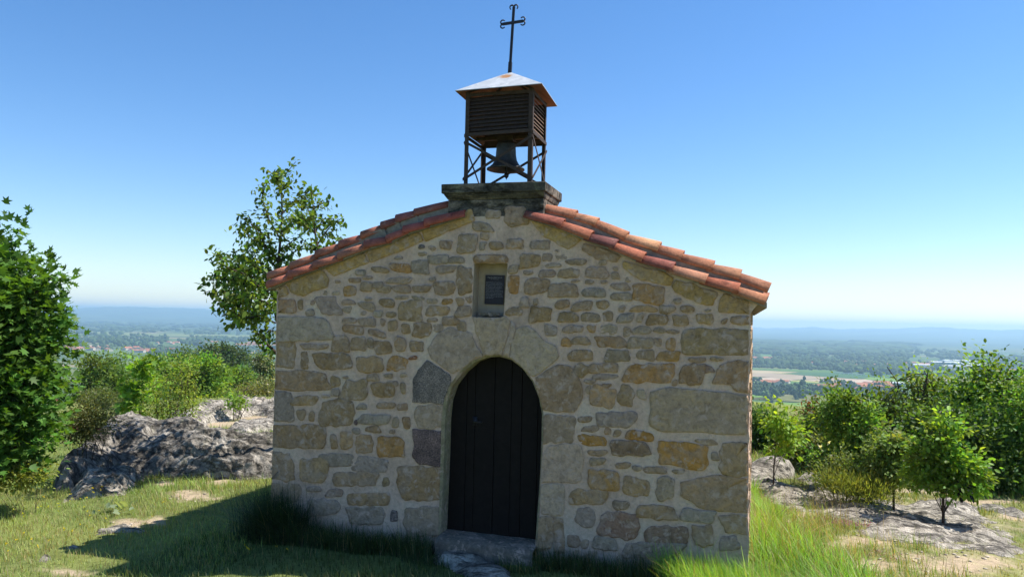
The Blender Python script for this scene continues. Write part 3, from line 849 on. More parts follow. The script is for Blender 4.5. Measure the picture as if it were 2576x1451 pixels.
BOX = {
'A': "2205 140 2360 225 g|2385 110 2574 270 g|2080 250 2265 345 g|2150 335 2240 420 g|1945 360 2130 540 k|1770 425 1890 510 k|2140 440 2210 520 b|2240 430 2380 510 t|2400 405 2560 505 k|1575 465 1640 510 d|1670 480 1740 520 g|1355 570 1435 605 b|1570 530 1660 570 g|1660 560 1860 650 b|1860 580 2010 640 g|985 700 1085 750 b|1140 670 1300 730 t|1315 640 1500 725 o|1510 610 1680 740 b|1740 660 1930 735 g|1940 670 2086 930 t|2084 560 2425 642 t|2412 745 2520 925 o|2418 650 2520 735 g|915 775 1045 825 k|1055 755 1155 790 g|1150 805 1250 870 g|1030 815 1150 910 k|875 850 1005 945 o|1180 845 1330 915 k|1330 845 1510 915 k|1280 770 1515 830 g|1520 845 1690 915 k|1715 810 1925 930 t|1680 765 1740 810 g|690 895 730 935 g|770 900 850 940 g|800 800 845 825 g|285 975 435 1110 t|450 980 500 1070 t|565 985 610 1035 g|630 950 840 1120 b|855 980 995 1030 g|860 1040 955 1100 g|520 1065 610 1130 g|1070 955 1145 985 g|1025 1000 1170 1080 g|1215 965 1355 1050 t|1355 940 1490 975 g|1150 1085 1240 1140 b|1030 1085 1090 1125 g|1270 1095 1370 1145 k|1390 990 1620 1180 k|1520 945 1640 985 g|1660 970 1760 1015 g|1800 970 1900 1025 o|1925 960 2015 1045 k|2020 950 2085 1010 k|1650 1035 1870 1135 t|1925 1035 2080 1140 g|1660 1150 1760 1190 k|1795 1135 1970 1220 t|1940 1175 2030 1280 k|265 1130 770 1365 w|865 1150 1000 1200 g|1015 1145 1185 1235 g|1220 1160 1270 1225 k|1290 1175 1385 1280 t|1415 1205 1505 1295 t|1525 1190 1700 1330 t|1705 1210 1810 1285 g|860 1215 1070 1295 t 8|1095 1265 1280 1325 k 15",
'C': "262 140 430 400 t|475 175 740 230 g|475 240 550 415 t|775 95 925 255 k|940 110 1095 240 t|1100 120 1155 220 k|1165 150 1325 270 t|1360 110 1465 245 t|1490 145 1630 250 t|600 260 960 410 t|1000 295 1255 440 t|1285 290 1475 425 o|1485 285 1575 325 r|240 430 735 610 t|755 480 845 580 t|755 585 840 665 b|850 510 1095 705 k|1090 460 1210 525 k|1255 455 1340 495 k|1410 450 1475 485 g|1280 520 1390 575 g|1135 540 1365 670 t|1410 535 1460 640 k|870 475 920 500 g|230 620 405 890 b|385 660 640 750 t|675 650 745 680 g|440 780 520 890 k|550 800 605 895 t|645 700 980 945 t|1000 735 1100 790 b|1175 720 1370 780 k|1385 730 1480 795 k|1010 830 1315 930 b|1330 855 1390 955 k|1425 845 1500 965 t|975 885 1010 930 q|215 930 720 1150 t|955 960 1035 1020 b|1075 940 1225 1005 t|1305 975 1360 1015 g|750 1025 820 1160 t|840 990 970 1160 t|985 1020 1160 1190 t|1190 1040 1445 1235 o|205 1190 410 1450 k|650 1200 960 1320 b|975 1235 1290 1375 b 6|1545 750 1842 970 g",
'E': "470 335 730 565 t|770 465 1205 600 k|1240 510 1300 605 k|520 600 665 650 b|705 620 870 700 p|900 660 1310 780 t|190 575 470 760 g|550 720 840 870 b|910 790 1260 960 b|1310 820 1390 940 d|1380 410 1842 730 t|1440 790 1830 1070 g",
'B': "50 115 275 290 k|65 410 220 505 k|275 420 480 515 g|185 550 375 685 t|400 550 495 625 g|520 560 635 605 g|420 640 580 680 g|610 600 810 660 g|510 510 560 535 g|360 700 520 775 g|530 690 755 780 k|790 670 1015 780 g|220 705 320 745 g|1040 725 1115 795 k|1060 670 1100 705 g|930 605 1005 655 g|235 780 460 925 k|445 825 735 955 k|665 790 750 820 g|795 800 880 830 k|1175 775 1220 815 g|940 800 1000 830 g|765 870 990 960 b|1030 820 1215 890 g|1030 910 1235 985 g|1235 840 1550 1015 o 8|1625 965 1690 1020 g|1220 1030 1470 1095 t|1490 1030 1645 1105 k|1685 1040 1820 1100 t|1110 1035 1175 1090 g|895 990 1020 1070 t|670 990 870 1085 k|515 980 660 1060 k|185 945 275 1050 g|305 960 360 1035 g|60 1040 215 1130 k|275 1050 485 1190 t|545 1090 735 1190 t|755 1105 945 1185 k|955 1090 1060 1185 k|1095 1105 1250 1195 b|1275 1105 1340 1195 g|1370 1115 1580 1215 t|1615 1115 1760 1225 t|1835 1110 1995 1210 t|2065 1155 2125 1205 k|2150 1130 2335 1215 t|1910 1070 1975 1095 g|420 1215 540 1320 b|590 1215 785 1285 g|820 1215 905 1285 o|930 1210 1110 1300 g|1150 1235 1220 1320 k|1235 1230 1410 1300 g|1435 1240 1550 1285 g|1555 1260 1680 1295 k|565 1330 665 1420 o|670 1315 850 1400 k|890 1320 1180 1430 t|1195 1330 1435 1440 k|1440 1335 1510 1410 k|1550 1330 1650 1445 o",
'D': "1685 30 2335 280 t|640 230 880 335 t|985 225 1225 345 k|1280 230 1455 330 k|1465 240 1690 335 o|1755 300 1930 350 k|1965 295 2100 335 k|695 350 820 490 t 25|820 350 1115 450 k|860 455 1120 510 b|1150 360 1635 540 o|1685 360 1925 550 t|1900 370 2010 450 p|1610 505 1660 570 k|780 510 900 550 g|960 545 1050 580 k|845 570 1080 770 t 12|1100 560 1260 760 t 18|1285 600 1360 700 g|790 560 850 640 g|720 850 870 910 k|895 805 1275 960 b|760 940 930 995 g|975 960 1050 1030 t|1065 975 1140 1040 t|1170 990 1450 1080 O 6|720 1025 1010 1125 O 5|1035 1075 1400 1220 k|1470 1100 1950 1330 O 7|1825 1060 2025 1120 k|2050 1090 2330 1410 t|1970 1180 2045 1260 g|815 1165 1010 1220 k|835 1235 985 1310 k|1070 1280 1225 1340 t|1235 1310 1330 1365 g|1345 1320 1560 1390 k|1595 1345 1740 1385 k|390 840 700 1100 g|375 1110 785 1475 w",
'F': "815 445 1120 635 o 5|1150 515 1405 690 t 5|1455 515 1625 740 g|645 625 1000 770 t|1060 735 1215 820 k|1275 780 1660 905 t 4|1690 815 2010 935 b 5|2065 860 2310 1040 k|710 800 890 990 b|920 840 1300 1090 p 6|1350 970 1780 1150 p|1800 960 1990 1160 k|625 1055 750 1170 k|860 1070 1100 1195 b 8|760 1100 830 1180 g|1150 1130 1700 1270 b|2055 1060 2240 1200 b|1200 1280 1700 1380 b|640 1200 900 1290 g|370 580 610 870 w|345 880 500 1200 k|505 900 600 1230 k",
}
for reg, txt in BOX.items():
    for e in txt.split('|'):
        t = e.split()
        x0, y0, x1, y1 = map(float, t[:4])
        box_stone(reg, x0, y0, x1, y1, t[4], float(t[5]) if len(t) > 5 else 0)
POLY = [
 ('A','y',[(1600,330),(2075,125),(2105,240),(1650,435)]), ('A','y',[(1090,530),(1590,345),(1640,425),(1120,640)]), ('A','y',[(690,665),(1075,545),(1110,635),(775,765)]),
 ('A','y',[(330,810),(670,690),(745,790),(735,860),(500,940),(385,920)]), ('A','y',[(218,858),(320,825),(365,920),(300,985),(275,960)]),
 ('C','d',[(1660,330),(1770,390),(1880,465),(1890,600),(1850,745),(1680,735),(1520,720),(1520,540),(1570,420)]), ('C','q',[(1515,965),(1680,985),(1838,990),(1842,1200),(1838,1315),(1700,1320),(1600,1310),(1515,1240),(1530,1100)]),
 ('C','w',[(1870,15),(1750,80),(1655,220),(1700,310),(1900,465),(1990,400),(2080,320),(2180,290),(2120,200),(2075,80)]),
 ('A','g',[(2085,1135),(2250,1128),(2375,1135),(2440,1180),(2430,1260),(2385,1400),(2350,1520),(2180,1520),(2160,1400),(2110,1260)]),
 ('A','w',[(2445,1175),(2490,1210),(2478,1290),(2440,1420),(2425,1530),(2362,1520),(2395,1400),(2440,1260)]),
 ('D','w',[(150,30),(250,0),(345,50),(400,130),(540,200),(560,290),(450,400),(330,480),(300,490),(200,375),(85,305)]),
 ('D','k',[(330,490),(450,415),(570,365),(650,380),(740,490),(780,680),(740,770),(690,820),(390,800),(375,700),(345,590)]),
 ('B','y',[(285,220),(560,300),(760,410),(700,480),(640,510),(480,430),(390,370),(320,290)]), ('B','k',[(780,450),(980,500),(1135,570),(1100,635),(890,590),(770,520)]),
 ('B','y',[(1160,620),(1500,710),(1640,780),(1590,850),(1380,810),(1250,760),(1155,680)]), ('B','y',[(1640,790),(1830,840),(2040,910),(2000,1040),(1870,1015),(1640,910),(1600,850)]),
 ('B','y',[(2090,920),(2430,1020),(2420,1055),(2345,1120),(2250,1110),(2050,1100),(2055,1000)]),
 ('D','t',[(2050,370),(2200,330),(2335,330),(2335,640),(2180,600),(2160,555),(1985,550)]), ('D','g',[(1400,620),(1560,580),(1740,590),(2000,620),(2200,640),(2335,660),(2325,1035),(1900,1010),(1500,1000),(1380,940),(1410,800),(1400,700)]),
 ('F','t',[(1690,560),(1960,490),(2330,520),(2320,850),(2080,840),(1850,790),(1690,680)]),
]
for reg, colk, pts in POLY:
    UZ = [fp(*CONV[reg](x, y)) for x, y in pts]
    keepx = UZ
    o = stone(UZ, colk, .016 if colk == 'y' else .012, .6)
# ---- side and back walls, floor slab
b = MB()
def wallbox(b, x0, y0, x1, y1, t_in, z0, z1): pass
fl = .02                                    # the side walls are not quite square to the front
xr_b = XR + fl * DEPTH
def side_wall(name, x0, x1, zt, sgn):
    vs_, fs_ = [], []
    nu, nv = 40, 20
    for j in range(nv + 1):
        for i in range(nu + 1):
            y = .002 + DEPTH * i / nu; z = -.45 + (zt + .45) * j / nv
            x = x0 + (x1 - x0) * i / nu + sgn * (.012 * noise.noise((y * 2, z * 2, 3)) + .012 * noise.noise((y * 9, z * 9, 5)) + .03 * max(0, .1 - z))
            vs_.append((x, y, z))
    for j in range(nv):
        for i in range(nu):
            a = j * (nu + 1) + i; q_ = (a, a + 1, a + nu + 2, a + nu + 1)
            fs_.append(q_ if sgn > 0 else q_[::-1])
    o = part(link(name, pymesh(name, vs_, fs_, True), MORTAR, chapel))
    # a few courses of stone on the flank
    z = -.3
    k_ = 0
    bb = MB()
    return o
side_wall('side_wall', XL - .01, XL - .01, GL[0][1] + .05, -1)
rw = side_wall('side_wall', XR - .004, xr_b, GR[0][1] + .05, 1)
b = MB(); apex_z = 3.30
b.add([(XL, DEPTH, -.45), (xr_b, DEPTH, -.45), (xr_b, DEPTH, GR[0][1]), (0, DEPTH, apex_z), (XL, DEPTH, GL[0][1])], [(0, 1, 2, 3, 4)])
part(b.build('back_wall', MORTAR, chapel))
# stones of the sunlit flank
yy0 = .34
zc = -.25
while zc < 2.15:
    h_ = rng.uniform(.13, .26); y = yy0 + rng.uniform(0, .15)
    while y < DEPTH - .2:
        w_ = rng.uniform(.18, .5)
        n = 12; ang = np.linspace(0, 2 * math.pi, n, endpoint=False); pw = 4
        Y = np.sign(np.cos(ang)) * np.abs(np.cos(ang)) ** (2 / pw) * (w_ / 2 - .016) * (1 + .1 * rng.standard_normal(n)); Z = np.sign(np.sin(ang)) * np.abs(np.sin(ang)) ** (2 / pw) * (h_ / 2 - .016) * (1 + .1 * rng.standard_normal(n))
        xo = fl * (y + w_ / 2)
        pr = rng.uniform(.003, .009)
        v = [(XR + xo - .02, y + w_/2 + a, zc + h_/2 + c_) for a, c_ in zip(Y, Z)] + [(XR + xo + pr, y + w_/2 + a*.93, zc + h_/2 + c_*.9) for a, c_ in zip(Y, Z)]
        f = [(i, (i+1) % n, n+(i+1) % n, n+i) for i in range(n)] + [tuple(range(n, 2*n))]
        o = link('stone', pymesh('stone', v, f), STONE); o.parent = rw
        o.color = (*(np.array(PAL[random.choice('tkgww')]) * rng.uniform(.85, 1.15)), 1)
        y += w_
    zc += h_

# ---- door
b = MB(); b.box((-.50, .042, .25), (.50, .062, .37)); b.box((-.50, .042, 1.05), (.50, .062, 1.17)); b.box((-.52, .064, -.03), (.52, .07, 1.86))
door = part(b.build('door', WOOD, chapel)); door['label'] = 'dark brown arched plank door'
door.location = (0, .2, 0)
sx_ = [205, 283, 335, 455, 560, 625, 725, 790]
z8 = nat(1650, 1350, 1137 / 750)
edges = [fp(*z8(x, 700))[0] for x in sx_]
edges[0] = DOOR[0][0] - .03; edges[-1] = DOOR[-1][0] + .05
def arch_z(u):
    best = 1.0
    for (a, b_) in zip(DOOR[1:-1], DOOR[2:-1]):
        lo, hi = sorted((a[0], b_[0]))
        if lo <= u <= hi and hi > lo:
            best = max(best, a[1] + (b_[1] - a[1]) * (u - a[0]) / (b_[0] - a[0]))
    return best
for i in range(7):
    a, c_ = edges[i] + .002, edges[i + 1] - .002
    us = np.linspace(a, c_, 7)
    top = [(u, arch_z(min(max(u, DOOR[3][0] + .01), DOOR[-4][0] - .01)) + .03) for u in us]
    yo = rng.uniform(-.004, .004)
    v = [(a, yo, -.03), (c_, yo, -.03)] + [(u, yo, z) for u, z in top[::-1]]
    n = len(v); v = v + [(x, y + .035, z) for x, y, z in v]
    f = [tuple(range(n)), tuple(range(2 * n - 1, n - 1, -1))] + [(j, n + j, n + (j + 1) % n, (j + 1) % n) for j in range(n)]
    o = link('plank', pymesh('plank', v, f), WOOD, door)
    bv = o.modifiers.new('bevel', 'BEVEL'); bv.width = .004; bv.segments = 1; bv.limit_method = 'ANGLE'
b = MB()
hx, hz = fp(*z8(355, 520))
b.box((hx - .05, -.012, hz - .045), (hx + .0, -.004, hz + .045))
b.tube([(hx - .02, -.008, hz), (hx - .02, -.045, hz), (hx + .0, -.05, hz), (hx + .065, -.05, hz - .004)], .009, 8)
b.build('handle', BLACKIRON, door, True)

# ---- doorstep
b = MB()
nx = 24
x0, x1 = DOOR[0][0] - .0, DOOR[-1][0] + .02
vs_, fs_ = [], []
rows = [(.24, .0), (.02, -.004), (-.10, -.015), (-.13, -.03), (-.14, -.075), (-.14, -.34)]
for j, (y, z) in enumerate(rows):
    for i in range(nx + 1):
        u = x0 + (x1 - x0) * i / nx
        vs_.append((u, y + .012 * noise.noise((u * 6, j, 1)) - .02 * (j > 1) * math.sin(u * 3), z + .01 * noise.noise((u * 5, j * 2, 7)) - .012 * u))
for j in range(len(rows) - 1):
    for i in range(nx):
        a = j * (nx + 1) + i; fs_.append((a, a + nx + 1, a + nx + 2, a + 1))
o = part(link('doorstep', pymesh('doorstep', vs_, fs_, True), STONE, chapel)); o.color = (.19, .155, .12, 1)
o['label'] = 'worn grey stone step under the door'

# ---- roof
zrl = nat(1000, 780, 2.34); zrr = nat(2000, 780, 2.34)
eL = np.array([onY(*zrl(160, 830), 0)[0], onY(*zrl(160, 830), 0)[2] - .02]); eR = np.array([onY(*zrr(2500, 985), 0)[0], onY(*zrr(2500, 985), 0)[2] - .02])
top_pt = np.array([.0, 3.32])
b = MB()
for e_ in (eL, eR):
    b.add([(e_[0], .02, e_[1]), (top_pt[0], .02, top_pt[1]), (top_pt[0], DEPTH + .08, top_pt[1]), (e_[0], DEPTH + .08, e_[1]),
           (e_[0], .02, e_[1] - .05), (top_pt[0], .02, top_pt[1] - .05), (top_pt[0], DEPTH + .08, top_pt[1] - .05), (e_[0], DEPTH + .08, e_[1] - .05)],
          [(0,1,2,3),(4,7,6,5),(0,4,5,1),(2,6,7,3),(0,3,7,4)])
roof = part(b.build('roof', TILE_MORTAR, chapel)); roof['label'] = 'low pitched roof of red canal tiles bedded in mortar'
TCOLS = [(.46,.19,.105), (.42,.155,.085), (.50,.24,.14), (.36,.12,.075), (.22,.085,.075), (.44,.20,.13), (.52,.26,.16)]
def tile_mesh(P0, P1, r_low, r_up, ycen, lift_low, lift_up, name='tile', n=9, th=.014, arc=(0, 180)):
    """half-cone tile from its upper end P1 to its lower end P0 ((u, z) pairs), axis in the plane y = ycen"""
    P0, P1 = np.array(P0), np.array(P1)
    d = (P1 - P0) / np.linalg.norm(P1 - P0)
    nrm = np.array([-d[1], d[0]])
    if nrm[1] < 0: nrm = -nrm
    v = []
    for (P, r_, lf) in ((P0, r_low, lift_low), (P0 + (P1 - P0) * .5, (r_low + r_up) / 2 + .002, (lift_low + lift_up) / 2), (P1, r_up, lift_up)):
        for rad_ in (r_, r_ - th):
            for k_ in range(n):
                a = R(arc[0] + (arc[1] - arc[0]) * k_ / (n - 1))
                q_ = P + nrm * (lf + rad_ * math.sin(a) * 1.05)
                v.append((q_[0], ycen - rad_ * math.cos(a), q_[1]))
    f = []
    for s_ in range(2):
        A, B = s_ * 2 * n, (s_ + 1) * 2 * n
        for k_ in range(n - 1):
            f.append((A + k_, A + k_ + 1, B + k_ + 1, B + k_)); f.append((A + n + k_, B + n + k_, B + n + k_ + 1, A + n + k_ + 1))
        f.append((A, B, B + n, A + n)); f.append((A + n - 1, A + 2*n - 1, B + 2*n - 1, B + n - 1))
    E_ = 4 * n
    for k_ in range(n - 1):
        f.append((k_, n + k_, n + k_ + 1, k_ + 1)); f.append((E_ + k_, E_ + k_ + 1, E_ + n + k_ + 1, E_ + n + k_))
    return v, f
def add_tile(P0, P1, r_low, r_up, ycen, ll, lu, col=None):
    v, f = tile_mesh(P0, P1, r_low, r_up, ycen, ll, lu)
    me = pymesh('tile', v, f)
    bm = bmesh.new(); bm.from_mesh(me); bmesh.ops.recalc_face_normals(bm, faces=bm.faces)
    for fc in bm.faces: fc.smooth = len(fc.verts) == 4 and fc.calc_area() > .0006
    bm.to_mesh(me); bm.free()
    o = link('tile', me, TILE); o.parent = roof
    c_ = np.array(col if col is not None else TCOLS[int(rng.integers(len(TCOLS)))]) * rng.uniform(.88, 1.1)
    o.color = (*c_, 1)
    return o
def verge(conv, lower, upper, sgn, cols):
    """lower / upper: photo points of the tile ends, from the eave to the ridge"""
    for row, pts in ((0, lower), (1, upper)):
        yc = (-.005, .13)[row]
        P = [onY(*conv(x, y), -.09 if row == 0 else .04) for x, y in pts]
        P = [(p[0], p[2]) for p in P]
        for i in range(len(P) - 1):
            a, c_ = np.array(P[i]), np.array(P[i + 1])
            d = (c_ - a) / np.linalg.norm(c_ - a)
            jz = rng.uniform(-.004, .004)
            add_tile(a, c_ + d * .05, .098 * rng.uniform(.95, 1.05), .078, yc, -.012 + jz, -.028 + jz, cols[row][i % len(cols[row])])
        # bedding mortar under the row
        b = MB()
        for i in range(len(P) - 1):
            a, c_ = np.array(P[i]), np.array(P[i + 1]); d = (c_ - a) / np.linalg.norm(c_ - a)
            a2 = a + d * .03
            off = np.array([-d[1], d[0]]); off = off if off[1] > 0 else -off
            lo = -.09 if row == 1 else -.03
            y0_, y1_ = ((-.065, .09), (.055, .22))[row]
            q = [a2 + off * lo, c_ + d * .03 + off * lo, c_ + d * .03 + off * .0, a2 + off * .012]
            v = [(p[0], y0_ + .006 * rng.standard_normal(), p[1]) for p in q] + [(p[0], y1_, p[1]) for p in q]
            b.add(v, [(0,1,2,3),(7,6,5,4),(0,4,5,1),(1,5,6,2),(2,6,7,3),(3,7,4,0)])
        o = b.build('bedding', TILE_MORTAR); o.parent = roof
RT = [(.46,.19,.095), (.40,.125,.065), (.47,.21,.12), (.28,.085,.06), (.43,.14,.075), (.19,.065,.055), (.42,.14,.075), (.28,.085,.055)]
verge(zB, [(2480,1015),(2225,912),(1920,818),(1610,708),(1325,612),(1070,495),(830,410),(570,295),(262,195)],
          [(x, y - 32) for x, y in [(2510,930),(2240,812),(1980,730),(1690,632),(1475,550),(1160,445),(890,310),(690,240),(350,150)]], 1,
      (RT, [(.47,.20,.11), (.50,.23,.125), (.45,.185,.10), (.43,.175,.095), (.55,.27,.14), (.48,.20,.105), (.52,.24,.13), (.44,.18,.10)]))
verge(zA, [(158,865),(352,775),(588,682),(822,596),(1066,492),(1278,432),(1432,350),(1632,285),(1960,185)],
          [(x, y - 14) for x, y in [(160,795),(375,705),(610,600),(832,503),(1040,420),(1228,330),(1365,265),(1530,200),(1850,100)]], -1,
      ([(.44,.14,.08), (.40,.12,.07), (.42,.14,.08), (.45,.17,.10), (.34,.10,.065), (.36,.10,.065), (.34,.085,.06), (.36,.09,.06)], [(.43,.16,.09), (.45,.17,.095), (.42,.15,.085), (.40,.13,.08), (.42,.15,.085), (.3,.1,.07), (.28,.09,.07), (.3,.1,.07)]))  # tiles near the ridge coloured darker: the belfry base's shadow put into them
# field of the roof behind the verges
b = MB()
yv = .36
while yv < DEPTH:
    for e_ in (eL, eR):
        L_ = np.linalg.norm(top_pt - e_); d = (top_pt - e_) / L_; nt_ = 8
        for i in range(nt_):
            v, f = tile_mesh(e_ + d * (L_ * i / nt_), e_ + d * (L_ * (i + 1) / nt_ + .05), .095, .078, yv, .012, -.004, n=6)
            b.add(v, f)
    yv += .215
o = b.build('tile_field', TILE); o.parent = roof; o['kind'] = 'stuff'; o.color = (.44, .18, .11, 1)
b = MB(); nrd = 14
for i in range(nrd):
    ya, yb = .75 + (DEPTH - .7) * i / nrd, .75 + (DEPTH - .7) * (i + 1) / nrd + .05
    v = []
    for y, r_ in ((ya, .12), (yb, .10)):
        for k_ in range(8):
            a = math.pi * k_ / 7
            v.append((r_ * math.cos(a), y, 3.33 + r_ * math.sin(a)))
    b.add(v, [(k_, k_ + 1, 8 + k_ + 1, 8 + k_) for k_ in range(7)])
o = b.build('ridge_tiles', TILE); o.parent = roof; o['kind'] = 'stuff'; o.color = (.42, .17, .1, 1)

# ---- stone base of the belfry
base = MB()
def frustum(b, x0, x1, y0, y1, z0, X0, X1, Y0, Y1, z1):
    b.add([(x0,y0,z0),(x1,y0,z0),(x1,y1,z0),(x0,y1,z0),(X0,Y0,z1),(X1,Y0,z1),(X1,Y1,z1),(X0,Y1,z1)], [(0,3,2,1),(4,5,6,7),(0,1,5,4),(1,2,6,5),(2,3,7,6),(3,0,4,7)])
frustum(base, -.525, .485, -.005, .60, 3.20, -.525, .485, -.005, .60, 3.375)
frustum(base, -.525, .485, -.005, .60, 3.376, -.565, .50, -.055, .66, 3.437)
bb_ = part(base.build('belfry_base', LICHEN, chapel, bevel=.012)); bb_['label'] = 'blackened moulded stone block on the ridge under the belfry'
b = MB(); frustum(b, -.58, .512, -.065, .68, 3.438, -.582, .514, -.067, .68, 3.534)
o = b.build('cornice', LICHEN, bevel=.01); o.parent = bb_

# ================================================================== BELFRY
ZB = 3.534
belfry = tag(empty('belfry', (0, .3, ZB)), 'rusty iron louvred bell cage with sheet metal cap and cross on the chapel ridge', 'belfry')
def bp(o):
    o.parent = belfry; o.matrix_parent_inverse = Matrix.Translation((0, -.3, -ZB)); return o
FX0, FX1, FY0, FY1, ZT = -.378, .337, .05, .62, 4.50
for x in (FX0, FX1):
    for y in (FY0, FY1):
        b = MB(); s1 = .014
        sx, sy = (1 if x == FX0 else -1), (1 if y == FY0 else -1)
        b.box((min(x, x + sx * .042), y - .003, ZB), (max(x, x + sx * .042), y + .003, ZT))
        b.box((x - .003, min(y + sy * .003, y + sy * .042), ZB), (x + .003, max(y + sy * .003, y + sy * .042), ZT))
        b.box((x - .02 + sx * .02, y - .012 + sy * .02, ZB), (x + .02 + sx * .02, y + .03 + sy * .01, ZB + .012))
        bp(b.build('post', IRON))
# louvre slats on four sides
z_lo, z_hi = 4.09, 4.445
ns = 10
for i in range(ns):
    z = z_lo + (z_hi - z_lo) * i / (ns - 1)
    for side in range(4):
        b = MB(); t, w_ = .006, .048
        jit = rng.uniform(-.004, .004)
        tilt = .010 if side == 0 else 0.0
        if side in (0, 1):
            yo = FY0 + .012 if side == 0 else FY1 - .012; s_ = -1 if side == 0 else 1
            xs = (FX0 + .012, FX1 - .012)
            v = []
            for x, tz in zip(xs, (-tilt, tilt)):
                for (dy, dz) in ((0, w_ * .42), (0, w_ * .42 - t), (s_ * w_ * .62, -w_ * .42 - t), (s_ * w_ * .62, -w_ * .42)):
                    v.append((x, yo - s_ * .03 + dy, z + dz + tz + jit))
        else:
            xo = FX0 + .012 if side == 2 else FX1 - .012; s_ = -1 if side == 2 else 1
            v = []
            for y in (FY0 + .012, FY1 - .012):
                for (dx, dz) in ((0, w_ * .42), (0, w_ * .42 - t), (s_ * w_ * .62, -w_ * .42 - t), (s_ * w_ * .62, -w_ * .42)):
                    v.append((xo - s_ * .03 + dx, y, z + dz + jit))
        b.add(v, [(0,3,2,1),(4,5,6,7),(0,1,5,4),(1,2,6,5),(2,3,7,6),(3,0,4,7)])
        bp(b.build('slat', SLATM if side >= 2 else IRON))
# frame rails
for (p, q_) in [((FX0, FY0 - .006, 4.055), (FX1, FY0 - .006, 4.075)), ((FX0, FY1 + .006, 4.06), (FX1, FY1 + .006, 4.06)), ((FX0 - .006, FY0, 4.05), (FX0 - .006, FY1, 4.05)), ((FX1 + .006, FY0, 4.06), (FX1 + .006, FY1, 4.06)),
                ((FX0, FY0, 4.47), (FX1, FY0, 4.47)), ((FX0, FY1, 4.47), (FX1, FY1, 4.47)), ((FX0, FY0 + .01, 4.472), (FX0, FY1 - .01, 4.472)), ((FX1, FY0 + .01, 4.472), (FX1, FY1 - .01, 4.472))]:
    b = MB(); b.bar(p, q_, .008, .034, side=(0, 0, 1)); bp(b.build('rail', IRON))
# cross braces under the louvres
zb0, zb1 = ZB + .06, 3.985
for (p, q_) in [((FX0, FY0 - .008, zb1), (FX1, FY0 - .008, zb0)), ((FX0, FY0 - .013, zb0), (FX1, FY0 - .013, zb1 + .03)), ((FX0, FY1 + .008, zb1), (FX1, FY1 + .008, zb0)), ((FX0, FY1 + .013, zb0), (FX1, FY1 + .013, zb1)),
                ((FX1 + .008, FY0, zb1 + .03), (FX1 + .008, FY1, zb0)), ((FX1 + .013, FY0, zb0), (FX1 + .013, FY1, zb1)), ((FX0 - .008, FY0, zb1), (FX0 - .008, FY1, zb0)), ((FX0 - .013, FY0, zb0), (FX0 - .013, FY1, zb1))]:
    b = MB(); b.bar(p, q_, .005, .026, side=(0, 0, 1)); bp(b.build('brace', IRON))
# diagonal roof struts
for x, y in ((FX0, FY0), (FX1, FY0), (FX0, FY1), (FX1, FY1)):
    b = MB(); b.bar((x, y, 4.49), (0, .335, 4.71), .02, .02); bp(b.build('rafter', IRON))
# sheet metal cap
def mat_zinc():
    m, nt, b = newmat('zinc_sheet'); p = pos(nt)
    n1 = noise_n(nt, 8, 6, .6, p, 1); n2 = noise_n(nt, 60, 4, .6, p)
    c = ramp(nt, n1, [(.3, (.38,.40,.41)), (.55, (.49,.51,.52)), (.7, (.60,.61,.62))]).outputs[0]
    vm = N(nt, 'ShaderNodeVectorMath', operation='DISTANCE'); nt.links.new(p, vm.inputs[0]); vm.inputs[1].default_value = (.0, .20, 4.735)
    dd = add_h(nt, vm.outputs['Value'], noise_n(nt, 14, 5, .6, p), 1, .12)
    c = mix(nt, c, (.42, .2, .07), ramp(nt, dd, [(.13, g3(1)), (.15, g3(0))]).outputs[0])
    nt.links.new(c, b.inputs['Base Color']); b.inputs['Metallic'].default_value = .15; b.inputs['Roughness'].default_value = .6
    bump(nt, b, n1, .3, .02)
    return m
RUSTM = mat_plain('rusty_underside', (.24, .125, .08), .8, .1, .35, 9, .3, .01, .3)
b = MB(); o_ = .085
c0 = [(-.457, -.06, 4.492), (.456, -.06, 4.508), (.43, .735, 4.50), (-.47, .735, 4.49)]
ap = (.007, .337, 4.775)
b.add(c0 + [ap], [(0, 1, 4), (1, 2, 4), (2, 3, 4), (3, 0, 4)], 0)
b.add([(x, y, z - .006) for x, y, z in c0] + [(ap[0], ap[1], ap[2] - .012)], [(1, 0, 4), (2, 1, 4), (3, 2, 4), (0, 3, 4)], 1)
b.add(c0 + [(x, y, z - .006) for x, y, z in c0], [(0, 5 - 1, 5, 1), (1, 5, 6, 2), (2, 6, 7, 3), (3, 7, 4, 0)], 0)
cap = bp(b.build('cap', [mat_zinc(), RUSTM])); cap['label'] = 'pale zinc cap with an orange rust patch near the top'
# wrought cross
ct = Vector((.03, .337, 5.47)); cb = Vector((.0, .337, 4.75))
b = MB(); b.bar(cb, ct, .028, .013, side=(0, 1, 0)); b.bar(cb - Vector((0, 0, .02)), cb + (ct - cb) * .18, .036, .03, side=(0, 1, 0))
cross = bp(b.build('cross', BLACKIRON)); cross['label'] = 'black wrought iron cross with scrolled ends'
arm_c = cb + (ct - cb) * .765
a0 = arm_c + Vector((-.115, 0, -.006)); a1 = arm_c + Vector((.112, 0, .008))
b = MB(); b.bar(a0, a1, .03, .012, side=(0, 1, 0)); b.build('crossbar', BLACKIRON, cross)
def scroll(p, ax, perp):
    pts = []
    for k_ in range(9):
        a = math.pi * 1.35 * k_ / 8
        pts.append(Vector(p) + Vector(perp) * .022 * (1 - math.cos(a)) + Vector(ax) * .024 * math.sin(a))
    b = MB(); b.tube(pts, np.linspace(.010, .006, 9), 6); b.build('scroll', BLACKIRON, cross, True)
for p, ax in ((ct, (0, 0, 1)), (a0, (-1, 0, 0)), (a1, (1, 0, 0))):
    for s_ in (-1, 1):
        pr = (s_, 0, 0) if ax[2] else (0, 0, s_)
        scroll(Vector(p) - Vector(ax) * .004, ax, pr)

